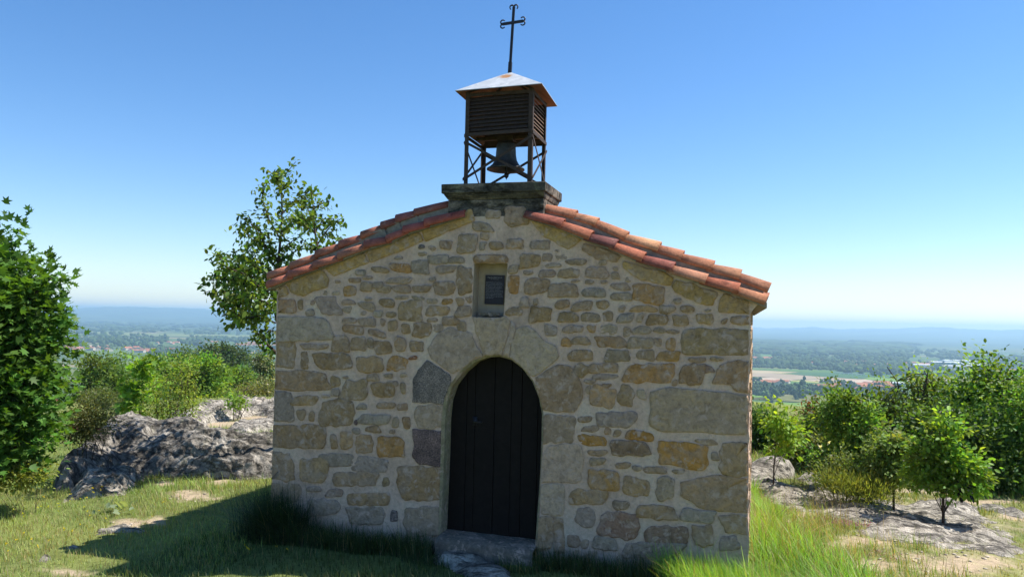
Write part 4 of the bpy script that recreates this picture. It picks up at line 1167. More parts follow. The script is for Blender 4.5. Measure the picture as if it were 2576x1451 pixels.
# ---- bell
bell = tag(empty('bell', (-.02, .335, 4.05)), 'dark bronze bell hanging inside the iron belfry', 'bell')
def bl(o):
    o.parent = bell; return o
b = MB()
b.lathe([(.0, -.02), (.07, -.02), (.092, -.03), (.1, -.055), (.103, -.10), (.107, -.16), (.118, -.215), (.14, -.255), (.172, -.285), (.198, -.30), (.2, -.312), (.185, -.318), (.16, -.30), (.125, -.25), (.098, -.18), (.09, -.06), (0, -.04)], (0, 0, 0), 40)
bl(b.build('bell_body', BRONZE, smooth=True))
b = MB(); b.box((-.09, -.045, -.012), (.09, .045, .05)); b.box((-.33, -.03, .005), (-.092, .03, .04)); b.box((.092, -.03, .005), (.345, .03, .04))
bl(b.build('yoke', IRON, bevel=.006))
b = MB(); b.tube([(0, 0, -.06), (.005, 0, -.3), (.01, 0, -.37)], [.010, .012, .014], 8)
b.lathe([(.0, -.345), (.02, -.35), (.026, -.37), (.02, -.39), (.008, -.40), (0, -.42)], (.01, 0, 0), 14)
bl(b.build('clapper', BLACKIRON, smooth=True))

# ---- plaque in the niche and the loose stone on its ledge
PY = .155
q = [onY(*nat(1850, 1000, 1209 / 250)(x, y), PY) for x, y in [(458, 484), (820, 492), (783, 1055), (418, 1043)]]
pc = (q[0] + q[1] + q[2] + q[3]) / 4
plaque = tag(empty('plaque', tuple(pc)), 'dark plaque with pale French text in the niche above the door', 'plaque')
ux = ((q[1] + q[2]) / 2 - (q[0] + q[3]) / 2); pw = np.linalg.norm(ux); ph = np.linalg.norm((q[0] + q[1]) / 2 - (q[2] + q[3]) / 2)
tilt_p = math.atan2(ux[2], ux[0])
plaque.rotation_euler = (0, -tilt_p, 0)
PLQ = mat_plain('plaque_panel', (.022, .016, .024), .5, 0, .2, 12, 0, 0, .3)
TXT = mat_plain('plaque_print', (.42, .39, .40), .8, 0, .05, 12, 0, 0, .1)
b = MB(); b.box((-pw/2, -.006, -ph/2), (pw/2, .006, ph/2)); b.build('panel', PLQ, plaque, bevel=.001)
def text(s_, x, z, size, align='LEFT'):
    cu = bpy.data.curves.new('t', 'FONT'); cu.body = s_; cu.size = size; cu.align_x = align; cu.resolution_u = 1; cu.shear = .2
    to = bpy.data.objects.new('t', cu); COL.objects.link(to)
    dg = bpy.context.evaluated_depsgraph_get(); dg.update()
    me = bpy.data.meshes.new_from_object(to.evaluated_get(dg))
    COL.objects.unlink(to); bpy.data.objects.remove(to)
    o = link('lettering', me, TXT, plaque)
    o.rotation_euler = (math.pi / 2, 0, 0); o.location = (x, -.0075, z)
    wmax = max((v.co.x for v in me.vertices), default=0) - min((v.co.x for v in me.vertices), default=0)
    return o, wmax
def line(s_, z, size, width=None, center=False):
    o, wm = text(s_, 0 if center else -pw * .46, z, size, 'CENTER' if center else 'LEFT')
    if width and wm > 0: k_ = width / wm; o.scale = (k_, 1, 1)
line('Chapelle SAINT ROCH', ph * .40, ph * .062, pw * .78, True)
line('dit Champlong', ph * .355, ph * .035, pw * .42, True)
LN = ["Cette chapelle a été construite en", "1630 à la suite d'une maladie, peste", "qui ravagea la cour dont Longueau.", "Il a fallu que le nombre de morts", "soit très important pour provoquer", "la construction de cet édifice !", "Chaque épidémie, chaque sécheresse", "donnait lieu à des processions et des", "messes en cette chapelle. Au pied", "de cette chapelle se trouve l'étang", "creusé en 1789 sur ordre du Sieur St", "Côme du Forez."]
WD = [.86, .88, .92, .84, .88, .76, .93, .94, .86, .88, .92, .42]
for i, (s_, w_) in enumerate(zip(LN, WD)):
    line(s_, ph * (.245 - i * .049), ph * .042, pw * w_)
b = MB()
v, f = ico(2)
v = np.array(v) * np.array([.105, .055, .032]); v[:, 2] += .02 * np.clip(v[:, 0] / .1, -1, 1) * 0 + .006 * rng.standard_normal(len(v)); v[:, 0] *= 1 + .1 * rng.standard_normal(len(v))
lp = onY(*nat(1850, 1000, 1209 / 250)(530, 1225), .08)
o = link('loose_stone', pymesh('loose_stone', v, f), STONE); o.location = (lp[0], .08, NZ0 + .028); o.color = (.2, .165, .12, 1)
tag(o, 'flat broken stone lying on the ledge of the niche', 'stone')

# ================================================================== ROCKS
def fbm(P, s, oct=4, seed=0.0):
    out = []
    for p in P:
        out.append(noise.fractal((p[0] * s + seed, p[1] * s, p[2] * s), .9, 2.1, oct))
    return np.array(out)
ROCK_MASK = []                              # footprints, so that no grass grows through the stone
def poly_dist(X, Y, poly):
    """signed-ish: distance to the outline, negative outside"""
    n = len(poly); d = np.full(X.shape, 1e9); ins = np.zeros(X.shape, bool)
    for i in range(n):
        (x1, y1), (x2, y2) = poly[i], poly[(i + 1) % n]
        ex, ey = x2 - x1, y2 - y1
        t = np.clip(((X - x1) * ex + (Y - y1) * ey) / (ex * ex + ey * ey + 1e-12), 0, 1)
        d = np.minimum(d, np.hypot(X - x1 - t * ex, Y - y1 - t * ey))
        c = ((y1 > Y) != (y2 > Y)) & (X < (x2 - x1) * (Y - y1) / (y2 - y1 + 1e-12) + x1)
        ins ^= c
    return np.where(ins, d, -d)
def slab_rock(pxpts, conv, h, label, mat=None, cell=.045, edge=.22, name='rock_slab', rough=.05):
    W2 = np.array([gh(*conv(x, y))[:2] for x, y in pxpts])
    lo, hi = W2.min(0) - .1, W2.max(0) + .1
    cell = max(cell, math.sqrt(np.prod(hi - lo) / 9000))
    xs = np.arange(lo[0], hi[0], cell); ys = np.arange(lo[1], hi[1], cell)
    X, Y = np.meshgrid(xs, ys, indexing='ij')
    sd = random.uniform(0, 99)
    flat = np.stack([X.ravel(), Y.ravel(), np.zeros(X.size)], -1)
    d = poly_dist(X, Y, W2) + .10 * fbm(flat, 2.2, 3, sd).reshape(X.shape)
    strat = np.stack([X.ravel() * .5 + Y.ravel() * .2, Y.ravel() * 2.2 - X.ravel() * .6, np.zeros(X.size)], -1)
    n1 = fbm(strat, 1.6, 4, sd + 5).reshape(X.shape); n2 = fbm(flat, 7, 3, sd + 9).reshape(X.shape)
    step = np.floor(n1 * 4) / 4 * .6 + n1 * .4
    Z = g(X, Y) + h * ss(0, edge, d) * (.75 + .5 * step) + rough * (n1 * .8 + n2 * .35) * ss(-.03, .12, d) - .05 * (d < 0) - .12 * ss(0, .12, -d)
    keepv = d > -.12
    I = np.arange(X.size).reshape(X.shape)
    ok = keepv[:-1, :-1] & keepv[1:, :-1] & keepv[1:, 1:] & keepv[:-1, 1:]
    q = np.stack([I[:-1, :-1], I[1:, :-1], I[1:, 1:], I[:-1, 1:]], -1)[ok]
    used = np.unique(q); remap = np.zeros(X.size, int); remap[used] = np.arange(len(used))
    V = np.stack([X.ravel(), Y.ravel(), Z.ravel()], -1)[used]
    c = V.mean(0)
    o = link(name, npmesh(name, V - c, [remap[q]], smooth=True), mat or PALE); o.location = c
    tag(o, label, 'rock', 'rock outcrops around the chapel')
    ROCK_MASK.append(W2)
    return o
def loft_rock(base, ridge, off, back, label, mat=None, na=150, nt_=56, amp=(.13, .05), rough_x=None, name='rock_outcrop', flat_back=0.0):
    B = np.array([gh(x, y) for x, y in base]); Rg = []
    for b_, (x, y), o_ in zip(B, ridge, off):
        Rg.append(atD(x, y, math.hypot(b_[0] - CAM[0], b_[1] - CAM[1]) + o_))
    Rg = np.array(Rg)
    s = np.linspace(0, 1, len(B)); u = np.linspace(0, 1, na)
    Bi = np.stack([np.interp(u, s, B[:, k_]) for k_ in range(3)], -1); Ri = np.stack([np.interp(u, s, Rg[:, k_]) for k_ in range(3)], -1)
    bk = np.interp(u, s, back)
    V = []
    for i in range(na):
        out = Ri[i, :2] - CAM[:2]; out /= np.linalg.norm(out)
        gb = Bi[i].copy(); gb[2] -= .12; gb[:2] -= out * .03
        end = Ri[i, :2] + out * bk[i]; ez = float(g(end[0], end[1])) - .15
        for j in range(nt_):
            t = j / (nt_ - 1)
            if t < .55:
                w = t / .55
                hfr = w ** 1.15; vfr = math.sin(w * math.pi / 2) ** .8
                p = np.array([*(gb[:2] + (Ri[i, :2] - gb[:2]) * hfr), gb[2] + (Ri[i, 2] - gb[2]) * vfr])
            else:
                w = (t - .55) / .45
                vfr = 1 - max(0, (w - flat_back)) ** 1.6 / (1 - flat_back) ** 1.6
                p = np.array([*(Ri[i, :2] + (end - Ri[i, :2]) * w), ez + (Ri[i, 2] - ez) * vfr])
            V.append(p)
    V = np.array(V)
    T = np.tile(np.linspace(0, 1, nt_), na); Uu = np.repeat(u, nt_)
    env = np.minimum(1, np.minimum(Uu, 1 - Uu) / .06)
    fall = np.sin(np.clip(T / .55, 0, 1) * math.pi / 2 + .15) * env
    rot = np.stack([V[:, 0] * .8 + V[:, 1] * .5, V[:, 1] * .7 - V[:, 0] * .4 + V[:, 2] * 1.2, V[:, 2] * 1.6 + V[:, 0] * .5], -1)
    n1 = fbm(rot, 1.1, 5, 3.0); n2 = fbm(V, 4.5, 4, 8.0); n3 = np.array([noise.ridged_multi_fractal((p[0] * 1.6, p[1] * 1.2, p[2] * 3.2), .9, 2.2, 4, .9, 2) for p in rot])
    toc = CAM[:2] - V[:, :2]; toc /= np.linalg.norm(toc, axis=1, keepdims=True)
    D = amp[0] * n1 + amp[1] * (n3 - 1.0)
    if rough_x is not None: D = D + (.008 + .06 * ss(rough_x[0], rough_x[1], Uu)) * n2
    else: D = D + .02 * n2
    V[:, :2] += toc * (D * fall * .8)[:, None]
    V[:, 2] += D * fall * .75
    # close the two ends down to the ground
    e2 = ss(0, .045, Uu) * ss(0, .045, 1 - Uu)
    gz = g(V[:, 0], V[:, 1]) - .15
    V[:, 2] = gz + (V[:, 2] - gz) * e2
    I = np.arange(na * nt_).reshape(na, nt_)
    q = np.stack([I[:-1, :-1], I[1:, :-1], I[1:, 1:], I[:-1, 1:]], -1).reshape(-1, 4)
    c = V.mean(0)
    o = link(name, npmesh(name, V - c, [q], smooth=True), mat or ROCK); o.location = c
    tag(o, label, 'rock', 'rock outcrops around the chapel')
    W2 = np.vstack([Bi[:, :2], (Ri[:, :2] + (Ri[:, :2] - CAM[:2]) / np.linalg.norm(Ri[:, :2] - CAM[:2], axis=1, keepdims=True) * bk[:, None])[::-1]])
    ROCK_MASK.append(W2[::6])
    return o
ident = lambda x, y: (x, y)
loft_rock([(128,1238),(165,1236),(215,1222),(290,1207),(364,1203),(450,1204),(530,1208),(600,1209),(680,1203),(760,1200)],
          [(130,1205),(170,1150),(240,1080),(330,1030),(395,1050),(465,1052),(530,1074),(600,1088),(680,1088),(760,1090)],
          [.5,.9,1.5,1.9,1.7,1.6,1.4,1.2,1.2,1.2], [.8,1.2,1.5,1.4,1.6,1.8,2.2,2.6,2.8,2.8], 'big dark furrowed rock outcrop left of the chapel under the cherry tree', ROCK, na=300, nt_=110, rough_x=(.5, .65), amp=(.17, .05))
slab_rock([(157,1265),(182,1222),(245,1200),(308,1185),(364,1203),(329,1234),(308,1246),(245,1252),(182,1258)], ident, .27, 'low pale lichen-spotted slab in front of the dark outcrop', PALE)
slab_rock([(405,1062),(520,1030),(600,1024),(692,1020),(760,1020),(760,1050),(640,1046),(560,1060),(470,1075)], ident, .42, 'long flat pale rock shelf behind the outcrop, farthest of the left rocks', PALE, rough=.09, edge=.35)
slab_rock([(560,1088),(600,1066),(650,1058),(760,1062),(760,1082),(690,1084),(620,1094)], ident, .16, 'pale smooth slab between the outcrop and the chapel wall', PALE, rough=.08)
slab_rock([(205,960),(250,950),(290,985),(285,1000),(220,985)], ident, .5, 'pale rock glimpsed behind the maple leaves', PALE)
slab_rock([(238,1345),(268,1328),(320,1322),(365,1330),(372,1342),(300,1338)], ident, .05, 'curved white edge of buried rock in the grass by the shadow', PALE, rough=.03, edge=.1)
slab_rock([(158,1380),(185,1372),(215,1376),(200,1384)], ident, .04, 'small flat stone in the grass nearest the shadow tip', PALE, edge=.1)
slab_rock([(100,1410),(112,1398),(126,1400),(116,1412)], ident, .05, 'tiny pale stone in the grass at the lower left', PALE, edge=.08)
loft_rock([z6(x, y) for x, y in [(330,420),(400,425),(480,428),(560,432),(640,430),(700,428),(775,426)]], [z6(x, y) for x, y in [(330,330),(400,296),(480,256),(560,248),(640,256),(710,282),(765,380)]],
          [.5]*7, [.5,.5,.6,.7,.6,.5,.4], 'rounded lichened boulder standing just right of the chapel', PALE, na=70, nt_=40, amp=(.05, .015), name='boulder')
for pts, h, lab in [
  ([(340,395),(480,410),(600,455),(700,488),(780,497),(640,505),(560,525),(470,505),(340,455)], .14, 'pale layered slab in front of the boulder'),
  ([(520,545),(640,512),(760,540),(860,580),(905,605),(800,612),(700,602),(560,582)], .14, 'pale ribbed slab beside the tall grass'),
  ([(570,605),(700,602),(830,655),(835,690),(700,665),(600,636)], .08, 'small sandy slab at the edge of the tall grass'),
  ([(800,445),(960,443),(1100,480),(1220,530),(1295,578),(1200,582),(1050,592),(900,572),(860,545),(900,500)], .18, 'grey humped slab between boulder and small trees'),
  ([(860,556),(1150,566),(1350,612),(1640,655),(1700,645),(1560,690),(1300,640),(1060,610)], .08, 'thin grey rock rib running across the right slope'),
  ([(985,665),(1250,640),(1500,680),(1680,712),(1420,722),(1350,785),(1250,800),(1080,745),(1000,712)], .13, 'broad grey fissured slab beside the purple thyme'),
  ([(1640,640),(1900,640),(2100,672),(2215,722),(2050,722),(1800,702),(1680,684)], .16, 'grey rock under the small tree on the right'),
  ([(1350,865),(1600,758),(1720,770),(1900,790),(2150,850),(2300,890),(2440,962),(2300,965),(2100,905),(2010,935),(1950,975),(1700,915),(1500,915)], .12, 'largest grey slab at lower right with a dark crack'),
  ([(2160,975),(2300,962),(2450,985),(2525,1055),(2400,1042),(2250,1002)], .10, 'small grey slab nearest the lower right corner'),
  ([(2180,655),(2300,633),(2450,680),(2600,722),(2600,745),(2400,702)], .14, 'grey rock at the right edge below the path')]:
    mx_, my_ = np.mean(pts, axis=0); pts = [(mx_ + (x - mx_) * 1.18, my_ + (y - my_) * 1.22) for x, y in pts]
    slab_rock(pts, z6, h * .85, lab, PALE, rough=.07, edge=.25)
slab_rock([(470,545),(900,465),(1300,555),(1700,635),(2200,690),(2480,860),(2560,1040),(2050,985),(1450,915),(1010,760),(760,660)], z6, .055, 'wide low bedrock sheet across the right-hand slope', PALE, rough=.085, edge=.5, name='rock_slab')
ROCK_MASK.pop()
slab_rock([nat(1650, 1350, 1137/750)(x, y) for x, y in [(150,1345),(260,1335),(420,1360),(560,1420),(700,1500),(420,1500),(250,1430)]], ident, .085, 'flat worn stone set in the grass before the doorstep', PALE, rough=.02, edge=.12)

# ================================================================== PLANTS
def rock_free(P, pad=0.0):
    ok = np.ones(len(P), bool)
    for W2 in ROCK_MASK:
        ok &= poly_dist(P[:, 0], P[:, 1], W2) < pad
    return ok
def blades(P, H, Wd, lean, colr, segs=2, name='grass', label='', bend=.5, wind=(-.3, .1), mat=None, mask=True):
    n = len(P)
    a = rng.random(n) * 2 * math.pi
    dirx, diry = np.cos(a), np.sin(a)
    ln = np.abs(lean * rng.standard_normal(n)) + .05
    side = np.stack([-diry, dirx, np.zeros(n)], -1)
    d = np.stack([dirx * ln + wind[0] * .3, diry * ln + wind[1] * .3, np.zeros(n)], -1)
    V, C = [], []
    for k_ in range(segs + 1):
        t = k_ / segs
        c = P + d * (t ** 1.7 * H)[:, None]; c[:, 2] += H * (t - .18 * ln * t * t)
        w = Wd * (1 - t) ** .6
        if k_ < segs:
            V += [c - side * w[:, None] / 2, c + side * w[:, None] / 2]; C += [colr * (.75 + .3 * t)] * 2
        else:
            V.append(c); C.append(colr * 1.08)
    m = 2 * segs + 1
    V = np.stack(V, 1).reshape(-1, 3); C = np.stack(C, 1).reshape(-1, 3)
    I = (np.arange(n) * m)[:, None]
    q = np.concatenate([I + np.array([[2*k_, 2*k_+1, 2*k_+3, 2*k_+2]]) for k_ in range(segs - 1)]) if segs > 1 else np.zeros((0, 4), int)
    t3 = I + np.array([[2*segs-2, 2*segs-1, 2*segs]])
    return V, q, t3, C
class Grass:
    def __init__(s): s.V = []; s.q = []; s.t = []; s.C = []; s.n = 0
    def add(s, P, H, Wd, lean, col, segs=2):
        V, q, t, C = blades(P, H, Wd, lean, col, segs)
        s.V.append(V); s.q.append(q + s.n); s.t.append(t + s.n); s.C.append(C); s.n += len(V)
    def build(s, name, label, cat, mat):
        fl_ = [np.concatenate(s.q)] if sum(len(k_) for k_ in s.q) else []
        o = link(name, npmesh(name, np.concatenate(s.V), fl_ + [np.concatenate(s.t)], np.clip(np.concatenate(s.C), .005, .8)), mat)
        return tag(o, label, cat, kind='stuff')
def colours(n, base, dry=.15, var=.3, P=None):
    c = np.array(base)[None] * (1 + var * rng.standard_normal((n, 1))) * (1 + .06 * rng.standard_normal((n, 3)))
    k_ = rng.random(n) < dry
    c[k_] = np.array([.36, .29, .14]) * (1 + .2 * rng.standard_normal((k_.sum(), 1)))
    return np.clip(c, .008, .7)
def scatter(n, x0, x1, y0, y1):
    return np.stack([rng.uniform(x0, x1, n), rng.uniform(y0, y1, n)], -1)
def off_building(P, m=.03):
    return ~((P[:, 0] > XL - m) & (P[:, 0] < XR + m + .02 * np.clip(P[:, 1], 0, DEPTH)) & (P[:, 1] > -m) & (P[:, 1] < DEPTH + m)) & ~((P[:, 0] > -.56) & (P[:, 0] < .52) & (P[:, 1] > -.25) & (P[:, 1] < 0))
GR_ = Grass()
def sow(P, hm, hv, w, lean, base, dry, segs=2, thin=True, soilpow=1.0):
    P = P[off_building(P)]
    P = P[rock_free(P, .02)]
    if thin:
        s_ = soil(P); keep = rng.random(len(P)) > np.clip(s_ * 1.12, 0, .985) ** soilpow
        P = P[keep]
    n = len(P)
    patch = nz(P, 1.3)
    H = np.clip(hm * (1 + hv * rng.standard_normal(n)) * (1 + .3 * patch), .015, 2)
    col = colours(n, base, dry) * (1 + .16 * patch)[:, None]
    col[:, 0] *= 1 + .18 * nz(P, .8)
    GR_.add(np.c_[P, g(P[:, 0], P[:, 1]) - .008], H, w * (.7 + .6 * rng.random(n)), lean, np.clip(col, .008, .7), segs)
GREEN = (.28, .345, .10)
sow(scatter(95000, -9.5, -2.3, -2.6, 7.5), .06, .45, .006, .6, GREEN, .27)
sow(scatter(16000, -3.2, 3.2, -2.2, 0.0), .075, .4, .006, .5, (.07, .11, .03), .06)  # front grass coloured darker, the chapel's shade put into its colour
sow(scatter(22000, -14, -4.5, 2, 12), .12, .4, .009, .5, (.25, .33, .085), .15)
sow(scatter(60000, 2.4, 8.5, -1.2, 8.5), .045, .45, .006, .6, (.24, .27, .09), .3)
sow(scatter(30000, 2.5, 13, 6, 17), .10, .5, .012, .5, (.18, .23, .07), .25)
sow(scatter(26000, -22, 4, 8, 32), .13, .5, .02, .5, (.18, .24, .07), .2)
# tall bright grass along the right-hand wall
P = scatter(52000, 2.44, 4.1, -.9, 6.6)
edge_ = 3.02 + .35 * nz(P, 1.7) + .32 * np.clip(1.2 - P[:, 1], 0, 3) - .10 * np.clip(P[:, 1] - 1.5, 0, 6)
P = P[P[:, 0] < edge_]
n = len(P)
sow(P, .25, .4, .0085, .65, (.22, .40, .06), .2, 3, thin=False)
P = scatter(7000, 1.65, 2.75, -.75, -.02); P = P[(P[:, 0] - 1.5) * 1.2 + P[:, 1] + rng.random(len(P)) * .3 > .15]
sow(P, .25, .3, .0055, .4, (.22, .41, .055), .12, 3, thin=False)
P = scatter(9000, 3.0, 4.6, -1.2, 5.0)
sow(P, .13, .6, .007, .7, (.2, .3, .07), .4, 2)
P = scatter(500, 2.5, 4.0, -1.0, 5.0)
sow(P, .40, .25, .004, .35, (.36, .33, .16), .5, 4)
# rough grass along the front wall's foot, coloured darker to carry its shade, and the big tussock at its left corner
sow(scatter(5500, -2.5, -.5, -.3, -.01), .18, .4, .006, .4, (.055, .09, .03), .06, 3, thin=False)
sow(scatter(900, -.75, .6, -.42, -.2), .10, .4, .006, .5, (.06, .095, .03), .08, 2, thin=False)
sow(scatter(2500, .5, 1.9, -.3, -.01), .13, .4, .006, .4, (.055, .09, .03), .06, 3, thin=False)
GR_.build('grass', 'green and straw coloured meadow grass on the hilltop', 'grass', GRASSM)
tus = Grass()
c = np.array([-2.32, -.13]); n = 2600
P = c + np.stack([rng.normal(0, .17, n), rng.normal(0, .07, n)], -1); P[:, 1] = np.minimum(P[:, 1], -.02)
tus.add(np.c_[P, g(P[:, 0], P[:, 1]) - .01], np.abs(rng.normal(.42, .13, n)), np.full(n, .007), .75, colours(n, (.035, .065, .028), .03), 4)
tag(tus.build('grass_tussock', 'tall dark grass tussock at the left foot of the chapel wall', 'grass', GRASSM), kind=None)
bpy.data.objects['grass_tussock'].pop('kind', None)

# ---- leaves
LEAF_SHAPES = {
 'oval': (np.array([(0,0,0),(.26,.3,.05),(.24,.68,.04),(0,1,-.06),(-.24,.68,.04),(-.26,.3,.05)]), np.array([(0,1,2),(0,2,3),(0,3,4),(0,4,5)])),
 'quad': (np.array([(0,0,0),(.3,.45,.06),(0,1,0),(-.3,.45,.06)]), np.array([(0,1,2),(0,2,3)])),
 'maple': (np.array([(0,0,0),(.5,.16,.05),(.26,.36,0),(.56,.7,.07),(.16,.6,0),(0,1,.06),(-.16,.6,0),(-.56,.7,.07),(-.26,.36,0),(-.5,.16,.05)]), np.array([(0,1,2),(0,2,4),(2,3,4),(0,4,6),(4,5,6),(0,6,8),(6,7,8),(0,8,9)])),
 'needle': (np.array([(0,0,0),(.06,.4,.0),(0,1,0),(-.06,.4,0)]), np.array([(0,1,2),(0,2,3)])),
}
def leaves(P, Ndir, size, shape, col, droop=.3, name='crown', parent=None, mat=None, aspect=1.0):
    """P points, Ndir the growing direction of each leaf"""
    sv, sf = LEAF_SHAPES[shape]; n = len(P)
    d = Ndir + .55 * rng.standard_normal((n, 3)); d[:, 2] -= droop
    d /= np.linalg.norm(d, axis=1, keepdims=True)
    r_ = rng.standard_normal((n, 3)); r_[:, 2] *= .45
    s_ = np.cross(d, np.array([0, 0, 1.0]) + .6 * r_); s_ /= np.linalg.norm(s_, axis=1, keepdims=True) + 1e-9
    nn = np.cross(s_, d)
    sz = size * (.65 + .7 * rng.random(n))
    V = P[:, None, :] + (s_[:, None, :] * (sv[None, :, 0:1] * aspect) + d[:, None, :] * sv[None, :, 1:2] + nn[:, None, :] * sv[None, :, 2:3]) * sz[:, None, None]
    Fc = (sf[None] + (np.arange(n) * len(sv))[:, None, None]).reshape(-1, 3)
    C = np.repeat(col[:, None, :], len(sv), 1).reshape(-1, 3)
    return link(name, npmesh(name, V.reshape(-1, 3), [Fc], np.clip(C, .006, .8)), mat or LEAF, parent)
def leafcol(n, base, var=.22, yel=.1):
    c = np.array(base)[None] * (1 + var * rng.standard_normal((n, 1)))
    c[:, 0] *= 1 + yel * rng.standard_normal(n) + yel
    return np.clip(c, .006, .5)
def limb(b, p, q_, r0_, r1_, wob=.12, n=6):
    p, q_ = np.array(p, float), np.array(q_, float); L_ = np.linalg.norm(q_ - p)
    pts = [p + (q_ - p) * t + (rng.standard_normal(3) * wob * L_ * .3 * math.sin(t * math.pi)) + np.array([0, 0, .12 * L_ * math.sin(t * math.pi)]) for t in np.linspace(0, 1, n)]
    b.tube(pts, np.linspace(r0_, r1_, n), 6)
    return pts
def plant(name, label, cat, base, lobes, nclu, per, size, shape, base_col, trunk_r=.06, clr=.22, droop=.35, group=None, shell=.55, stems=1, var=.22, yel=.12, limbs=14, flowers=None, gap=.0):
    """lobes: list of (centre, radii). Clusters of leaves in and on the lobes, limbs running to some of them."""
    base = np.array(base, float)
    root = tag(empty(name, tuple(base)), label, cat, group)
    vols = np.array([np.prod(r_) ** (2 / 3) for _, r_ in lobes]); pick = rng.choice(len(lobes), nclu, p=vols / vols.sum())
    C, Nn = [], []
    for k_ in pick:
        c, r_ = np.array(lobes[k_][0]), np.array(lobes[k_][1])
        v = rng.standard_normal(3); v /= np.linalg.norm(v)
        rr = (shell + (1 - shell) * rng.random() ** .6) if rng.random() < .82 else rng.random() * shell
        rr *= 1 + .16 * math.sin(5 * v[0] + 3 * v[2] + k_) + .10 * rng.standard_normal()
        if rng.random() < .13: rr *= rng.uniform(1.12, 1.5)
        C.append(c + v * r_ * rr); Nn.append(v)
    C, Nn = np.array(C), np.array(Nn)
    if gap: 
        k_ = nz(C[:, [0, 2]] + C[:, [1, 1]] * .5, 2.2 / max(clr * 4, .3)) > -1 + gap
        C, Nn = C[k_], Nn[k_]
    tb = MB()
    ctr_ = np.mean([np.array(l[0]) for l in lobes], axis=0); topz = max(l[0][2] + .25 * l[1][2] for l in lobes)
    trunks = []
    for s_ in range(stems):
        j = np.array([rng.normal(), rng.normal(), 0]) * (.0 if stems == 1 else .12 * np.max(lobes[0][1]) + .05)
        topp = np.array([ctr_[0], ctr_[1], topz]) + j * 3
        pts = [base + j + (topp - base - j) * t + rng.standard_normal(3) * .03 * (topz - base[2]) * t * np.array([1, 1, 0]) for t in np.linspace(0, 1, 8)]
        pts[0] = base + j - np.array([0, 0, .15])
        tb.tube(pts, np.linspace(trunk_r, trunk_r * .18, 8), 7); trunks.append(pts)
    for k_ in rng.choice(len(C), min(limbs, len(C)), replace=False):
        tr = trunks[int(rng.integers(stems))]
        lower = [p for p in tr[1:] if p[2] < C[k_][2] + .05] or [tr[1]]
        src = lower[max(0, len(lower) - 1 - int(rng.integers(0, 3)))]
        limb(tb, src, C[k_], trunk_r * .34, trunk_r * .09)
    tr_o = tb.build('trunk' if cat == 'tree' else 'stems', BARK, root); 
    m_i = Matrix.Translation(-Vector(base)); tr_o.matrix_parent_inverse = m_i
    n = len(C) * per
    P = np.repeat(C, per, 0) + rng.standard_normal((n, 3)) * clr * np.array([1, 1, .75])
    Nd = np.repeat(Nn, per, 0) * .8 + (P - np.repeat(C, per, 0)) / clr * .35
    cl = np.repeat(leafcol(len(C), base_col, var * .8, yel), per, 0) * (1 + .15 * rng.standard_normal((n, 1)))
    cr_ = leaves(P, Nd, size, shape, cl, droop, 'crown' if cat == 'tree' else 'foliage', root); cr_.matrix_parent_inverse = m_i
    if flowers:
        fc, fn, fs = flowers
        k_ = rng.choice(n, fn); pf = P[k_] + Nd[k_] * .05
        fo = leaves(np.repeat(pf, 4, 0), rng.standard_normal((fn * 4, 3)), fs, 'quad', np.repeat(np.array(fc)[None], fn * 4, 0), 0, 'flowers', root); fo.matrix_parent_inverse = m_i; fo['kind'] = 'stuff'
    return root
def lob(px, py, rx, ry, D, depth=1.0):
    """crown lobe seen at a photo pixel, D metres away"""
    k_ = D / F
    return (atD(px, py, D), (rx * k_, rx * k_ * depth, ry * k_))
def foot(px, D, dz=0.0):
    p = atD(px, 900, D); return np.array([p[0], p[1], float(g(p[0], p[1])) + dz])
MAPLE = (.072, .165, .027); ASH = (.10, .20, .038)
# big maple at the left edge
D = 12.5
plant('maple_tree', 'large leafy maple filling the left edge of the view', 'tree', foot(-60, D),
      [lob(*a, D) for a in [(12,590,18,26),(20,710,92,62),(45,800,92,66),(66,880,82,75),(58,980,84,72),(12,1085,92,66),(-20,1160,80,34),(-130,760,130,180),(-140,980,150,190)]], 950, 20, .10, 'maple', MAPLE, .11, .13, .25, None, .6, var=.35, yel=.08, limbs=40)
# small trees behind the rocks on the left
LT = [('round_tree', 'dense dark green tree just right of the maple', (250,972,76,76), 58, (.085,.17,.035), .24, 330, 34, .18), ('round_tree', 'bright green rounded tree behind the rock in the left middle', (505,958,74,66), 56, (.125,.25,.04), .22, 300, 34, .18),
      ('round_tree', 'green tree between the dark tree and the bright rounded one', (395,932,64,36), 72, (.11,.22,.04), .28, 180, 30, .2), ('round_tree', 'pale green bushy tree left of the chapel corner', (600,962,44,36), 60, (.11,.21,.045), .22, 160, 30, .18),
      ('birch_tree', 'feathery drooping birch beside the chapel corner', (662,930,32,50), 75, (.12,.18,.07), .2, 170, 30, .18), ('round_tree', 'dark tree rising behind the bright rounded tree', (450,918,48,30), 85, (.075,.15,.035), .3, 150, 28, .24),
      ('round_tree', 'dark blue green tree mass farther down the slope', (560,890,62,22), 170, (.045,.09,.03), .6, 140, 26, .5), ('round_tree', 'dark rounded tree alone below the far field', (590,908,34,18), 190, (.04,.08,.03), .6, 100, 26, .5)]
for nm, lab, (px, py, rx, ry), D, colr, cl, nc, per, sz in LT:
    lobes = [lob(px, py, rx * .75, ry * .8, D), lob(px - rx * .45, py + ry * .25, rx * .55, ry * .6, D - .4), lob(px + rx * .4, py + ry * .15, rx * .58, ry * .65, D + .5), lob(px + rx * .05, py - ry * .45, rx * .5, ry * .5, D), lob(px, py + ry * .7, rx * .8, ry * .5, D)]
    plant(nm, lab, 'tree', foot(px, D), lobes, nc, per, sz * 1.2, 'quad', colr, .12, cl * 1.15, .3 if 'birch' not in nm else 1.2, 'trees on the left slope', .6, limbs=10, var=.4, yel=.2)
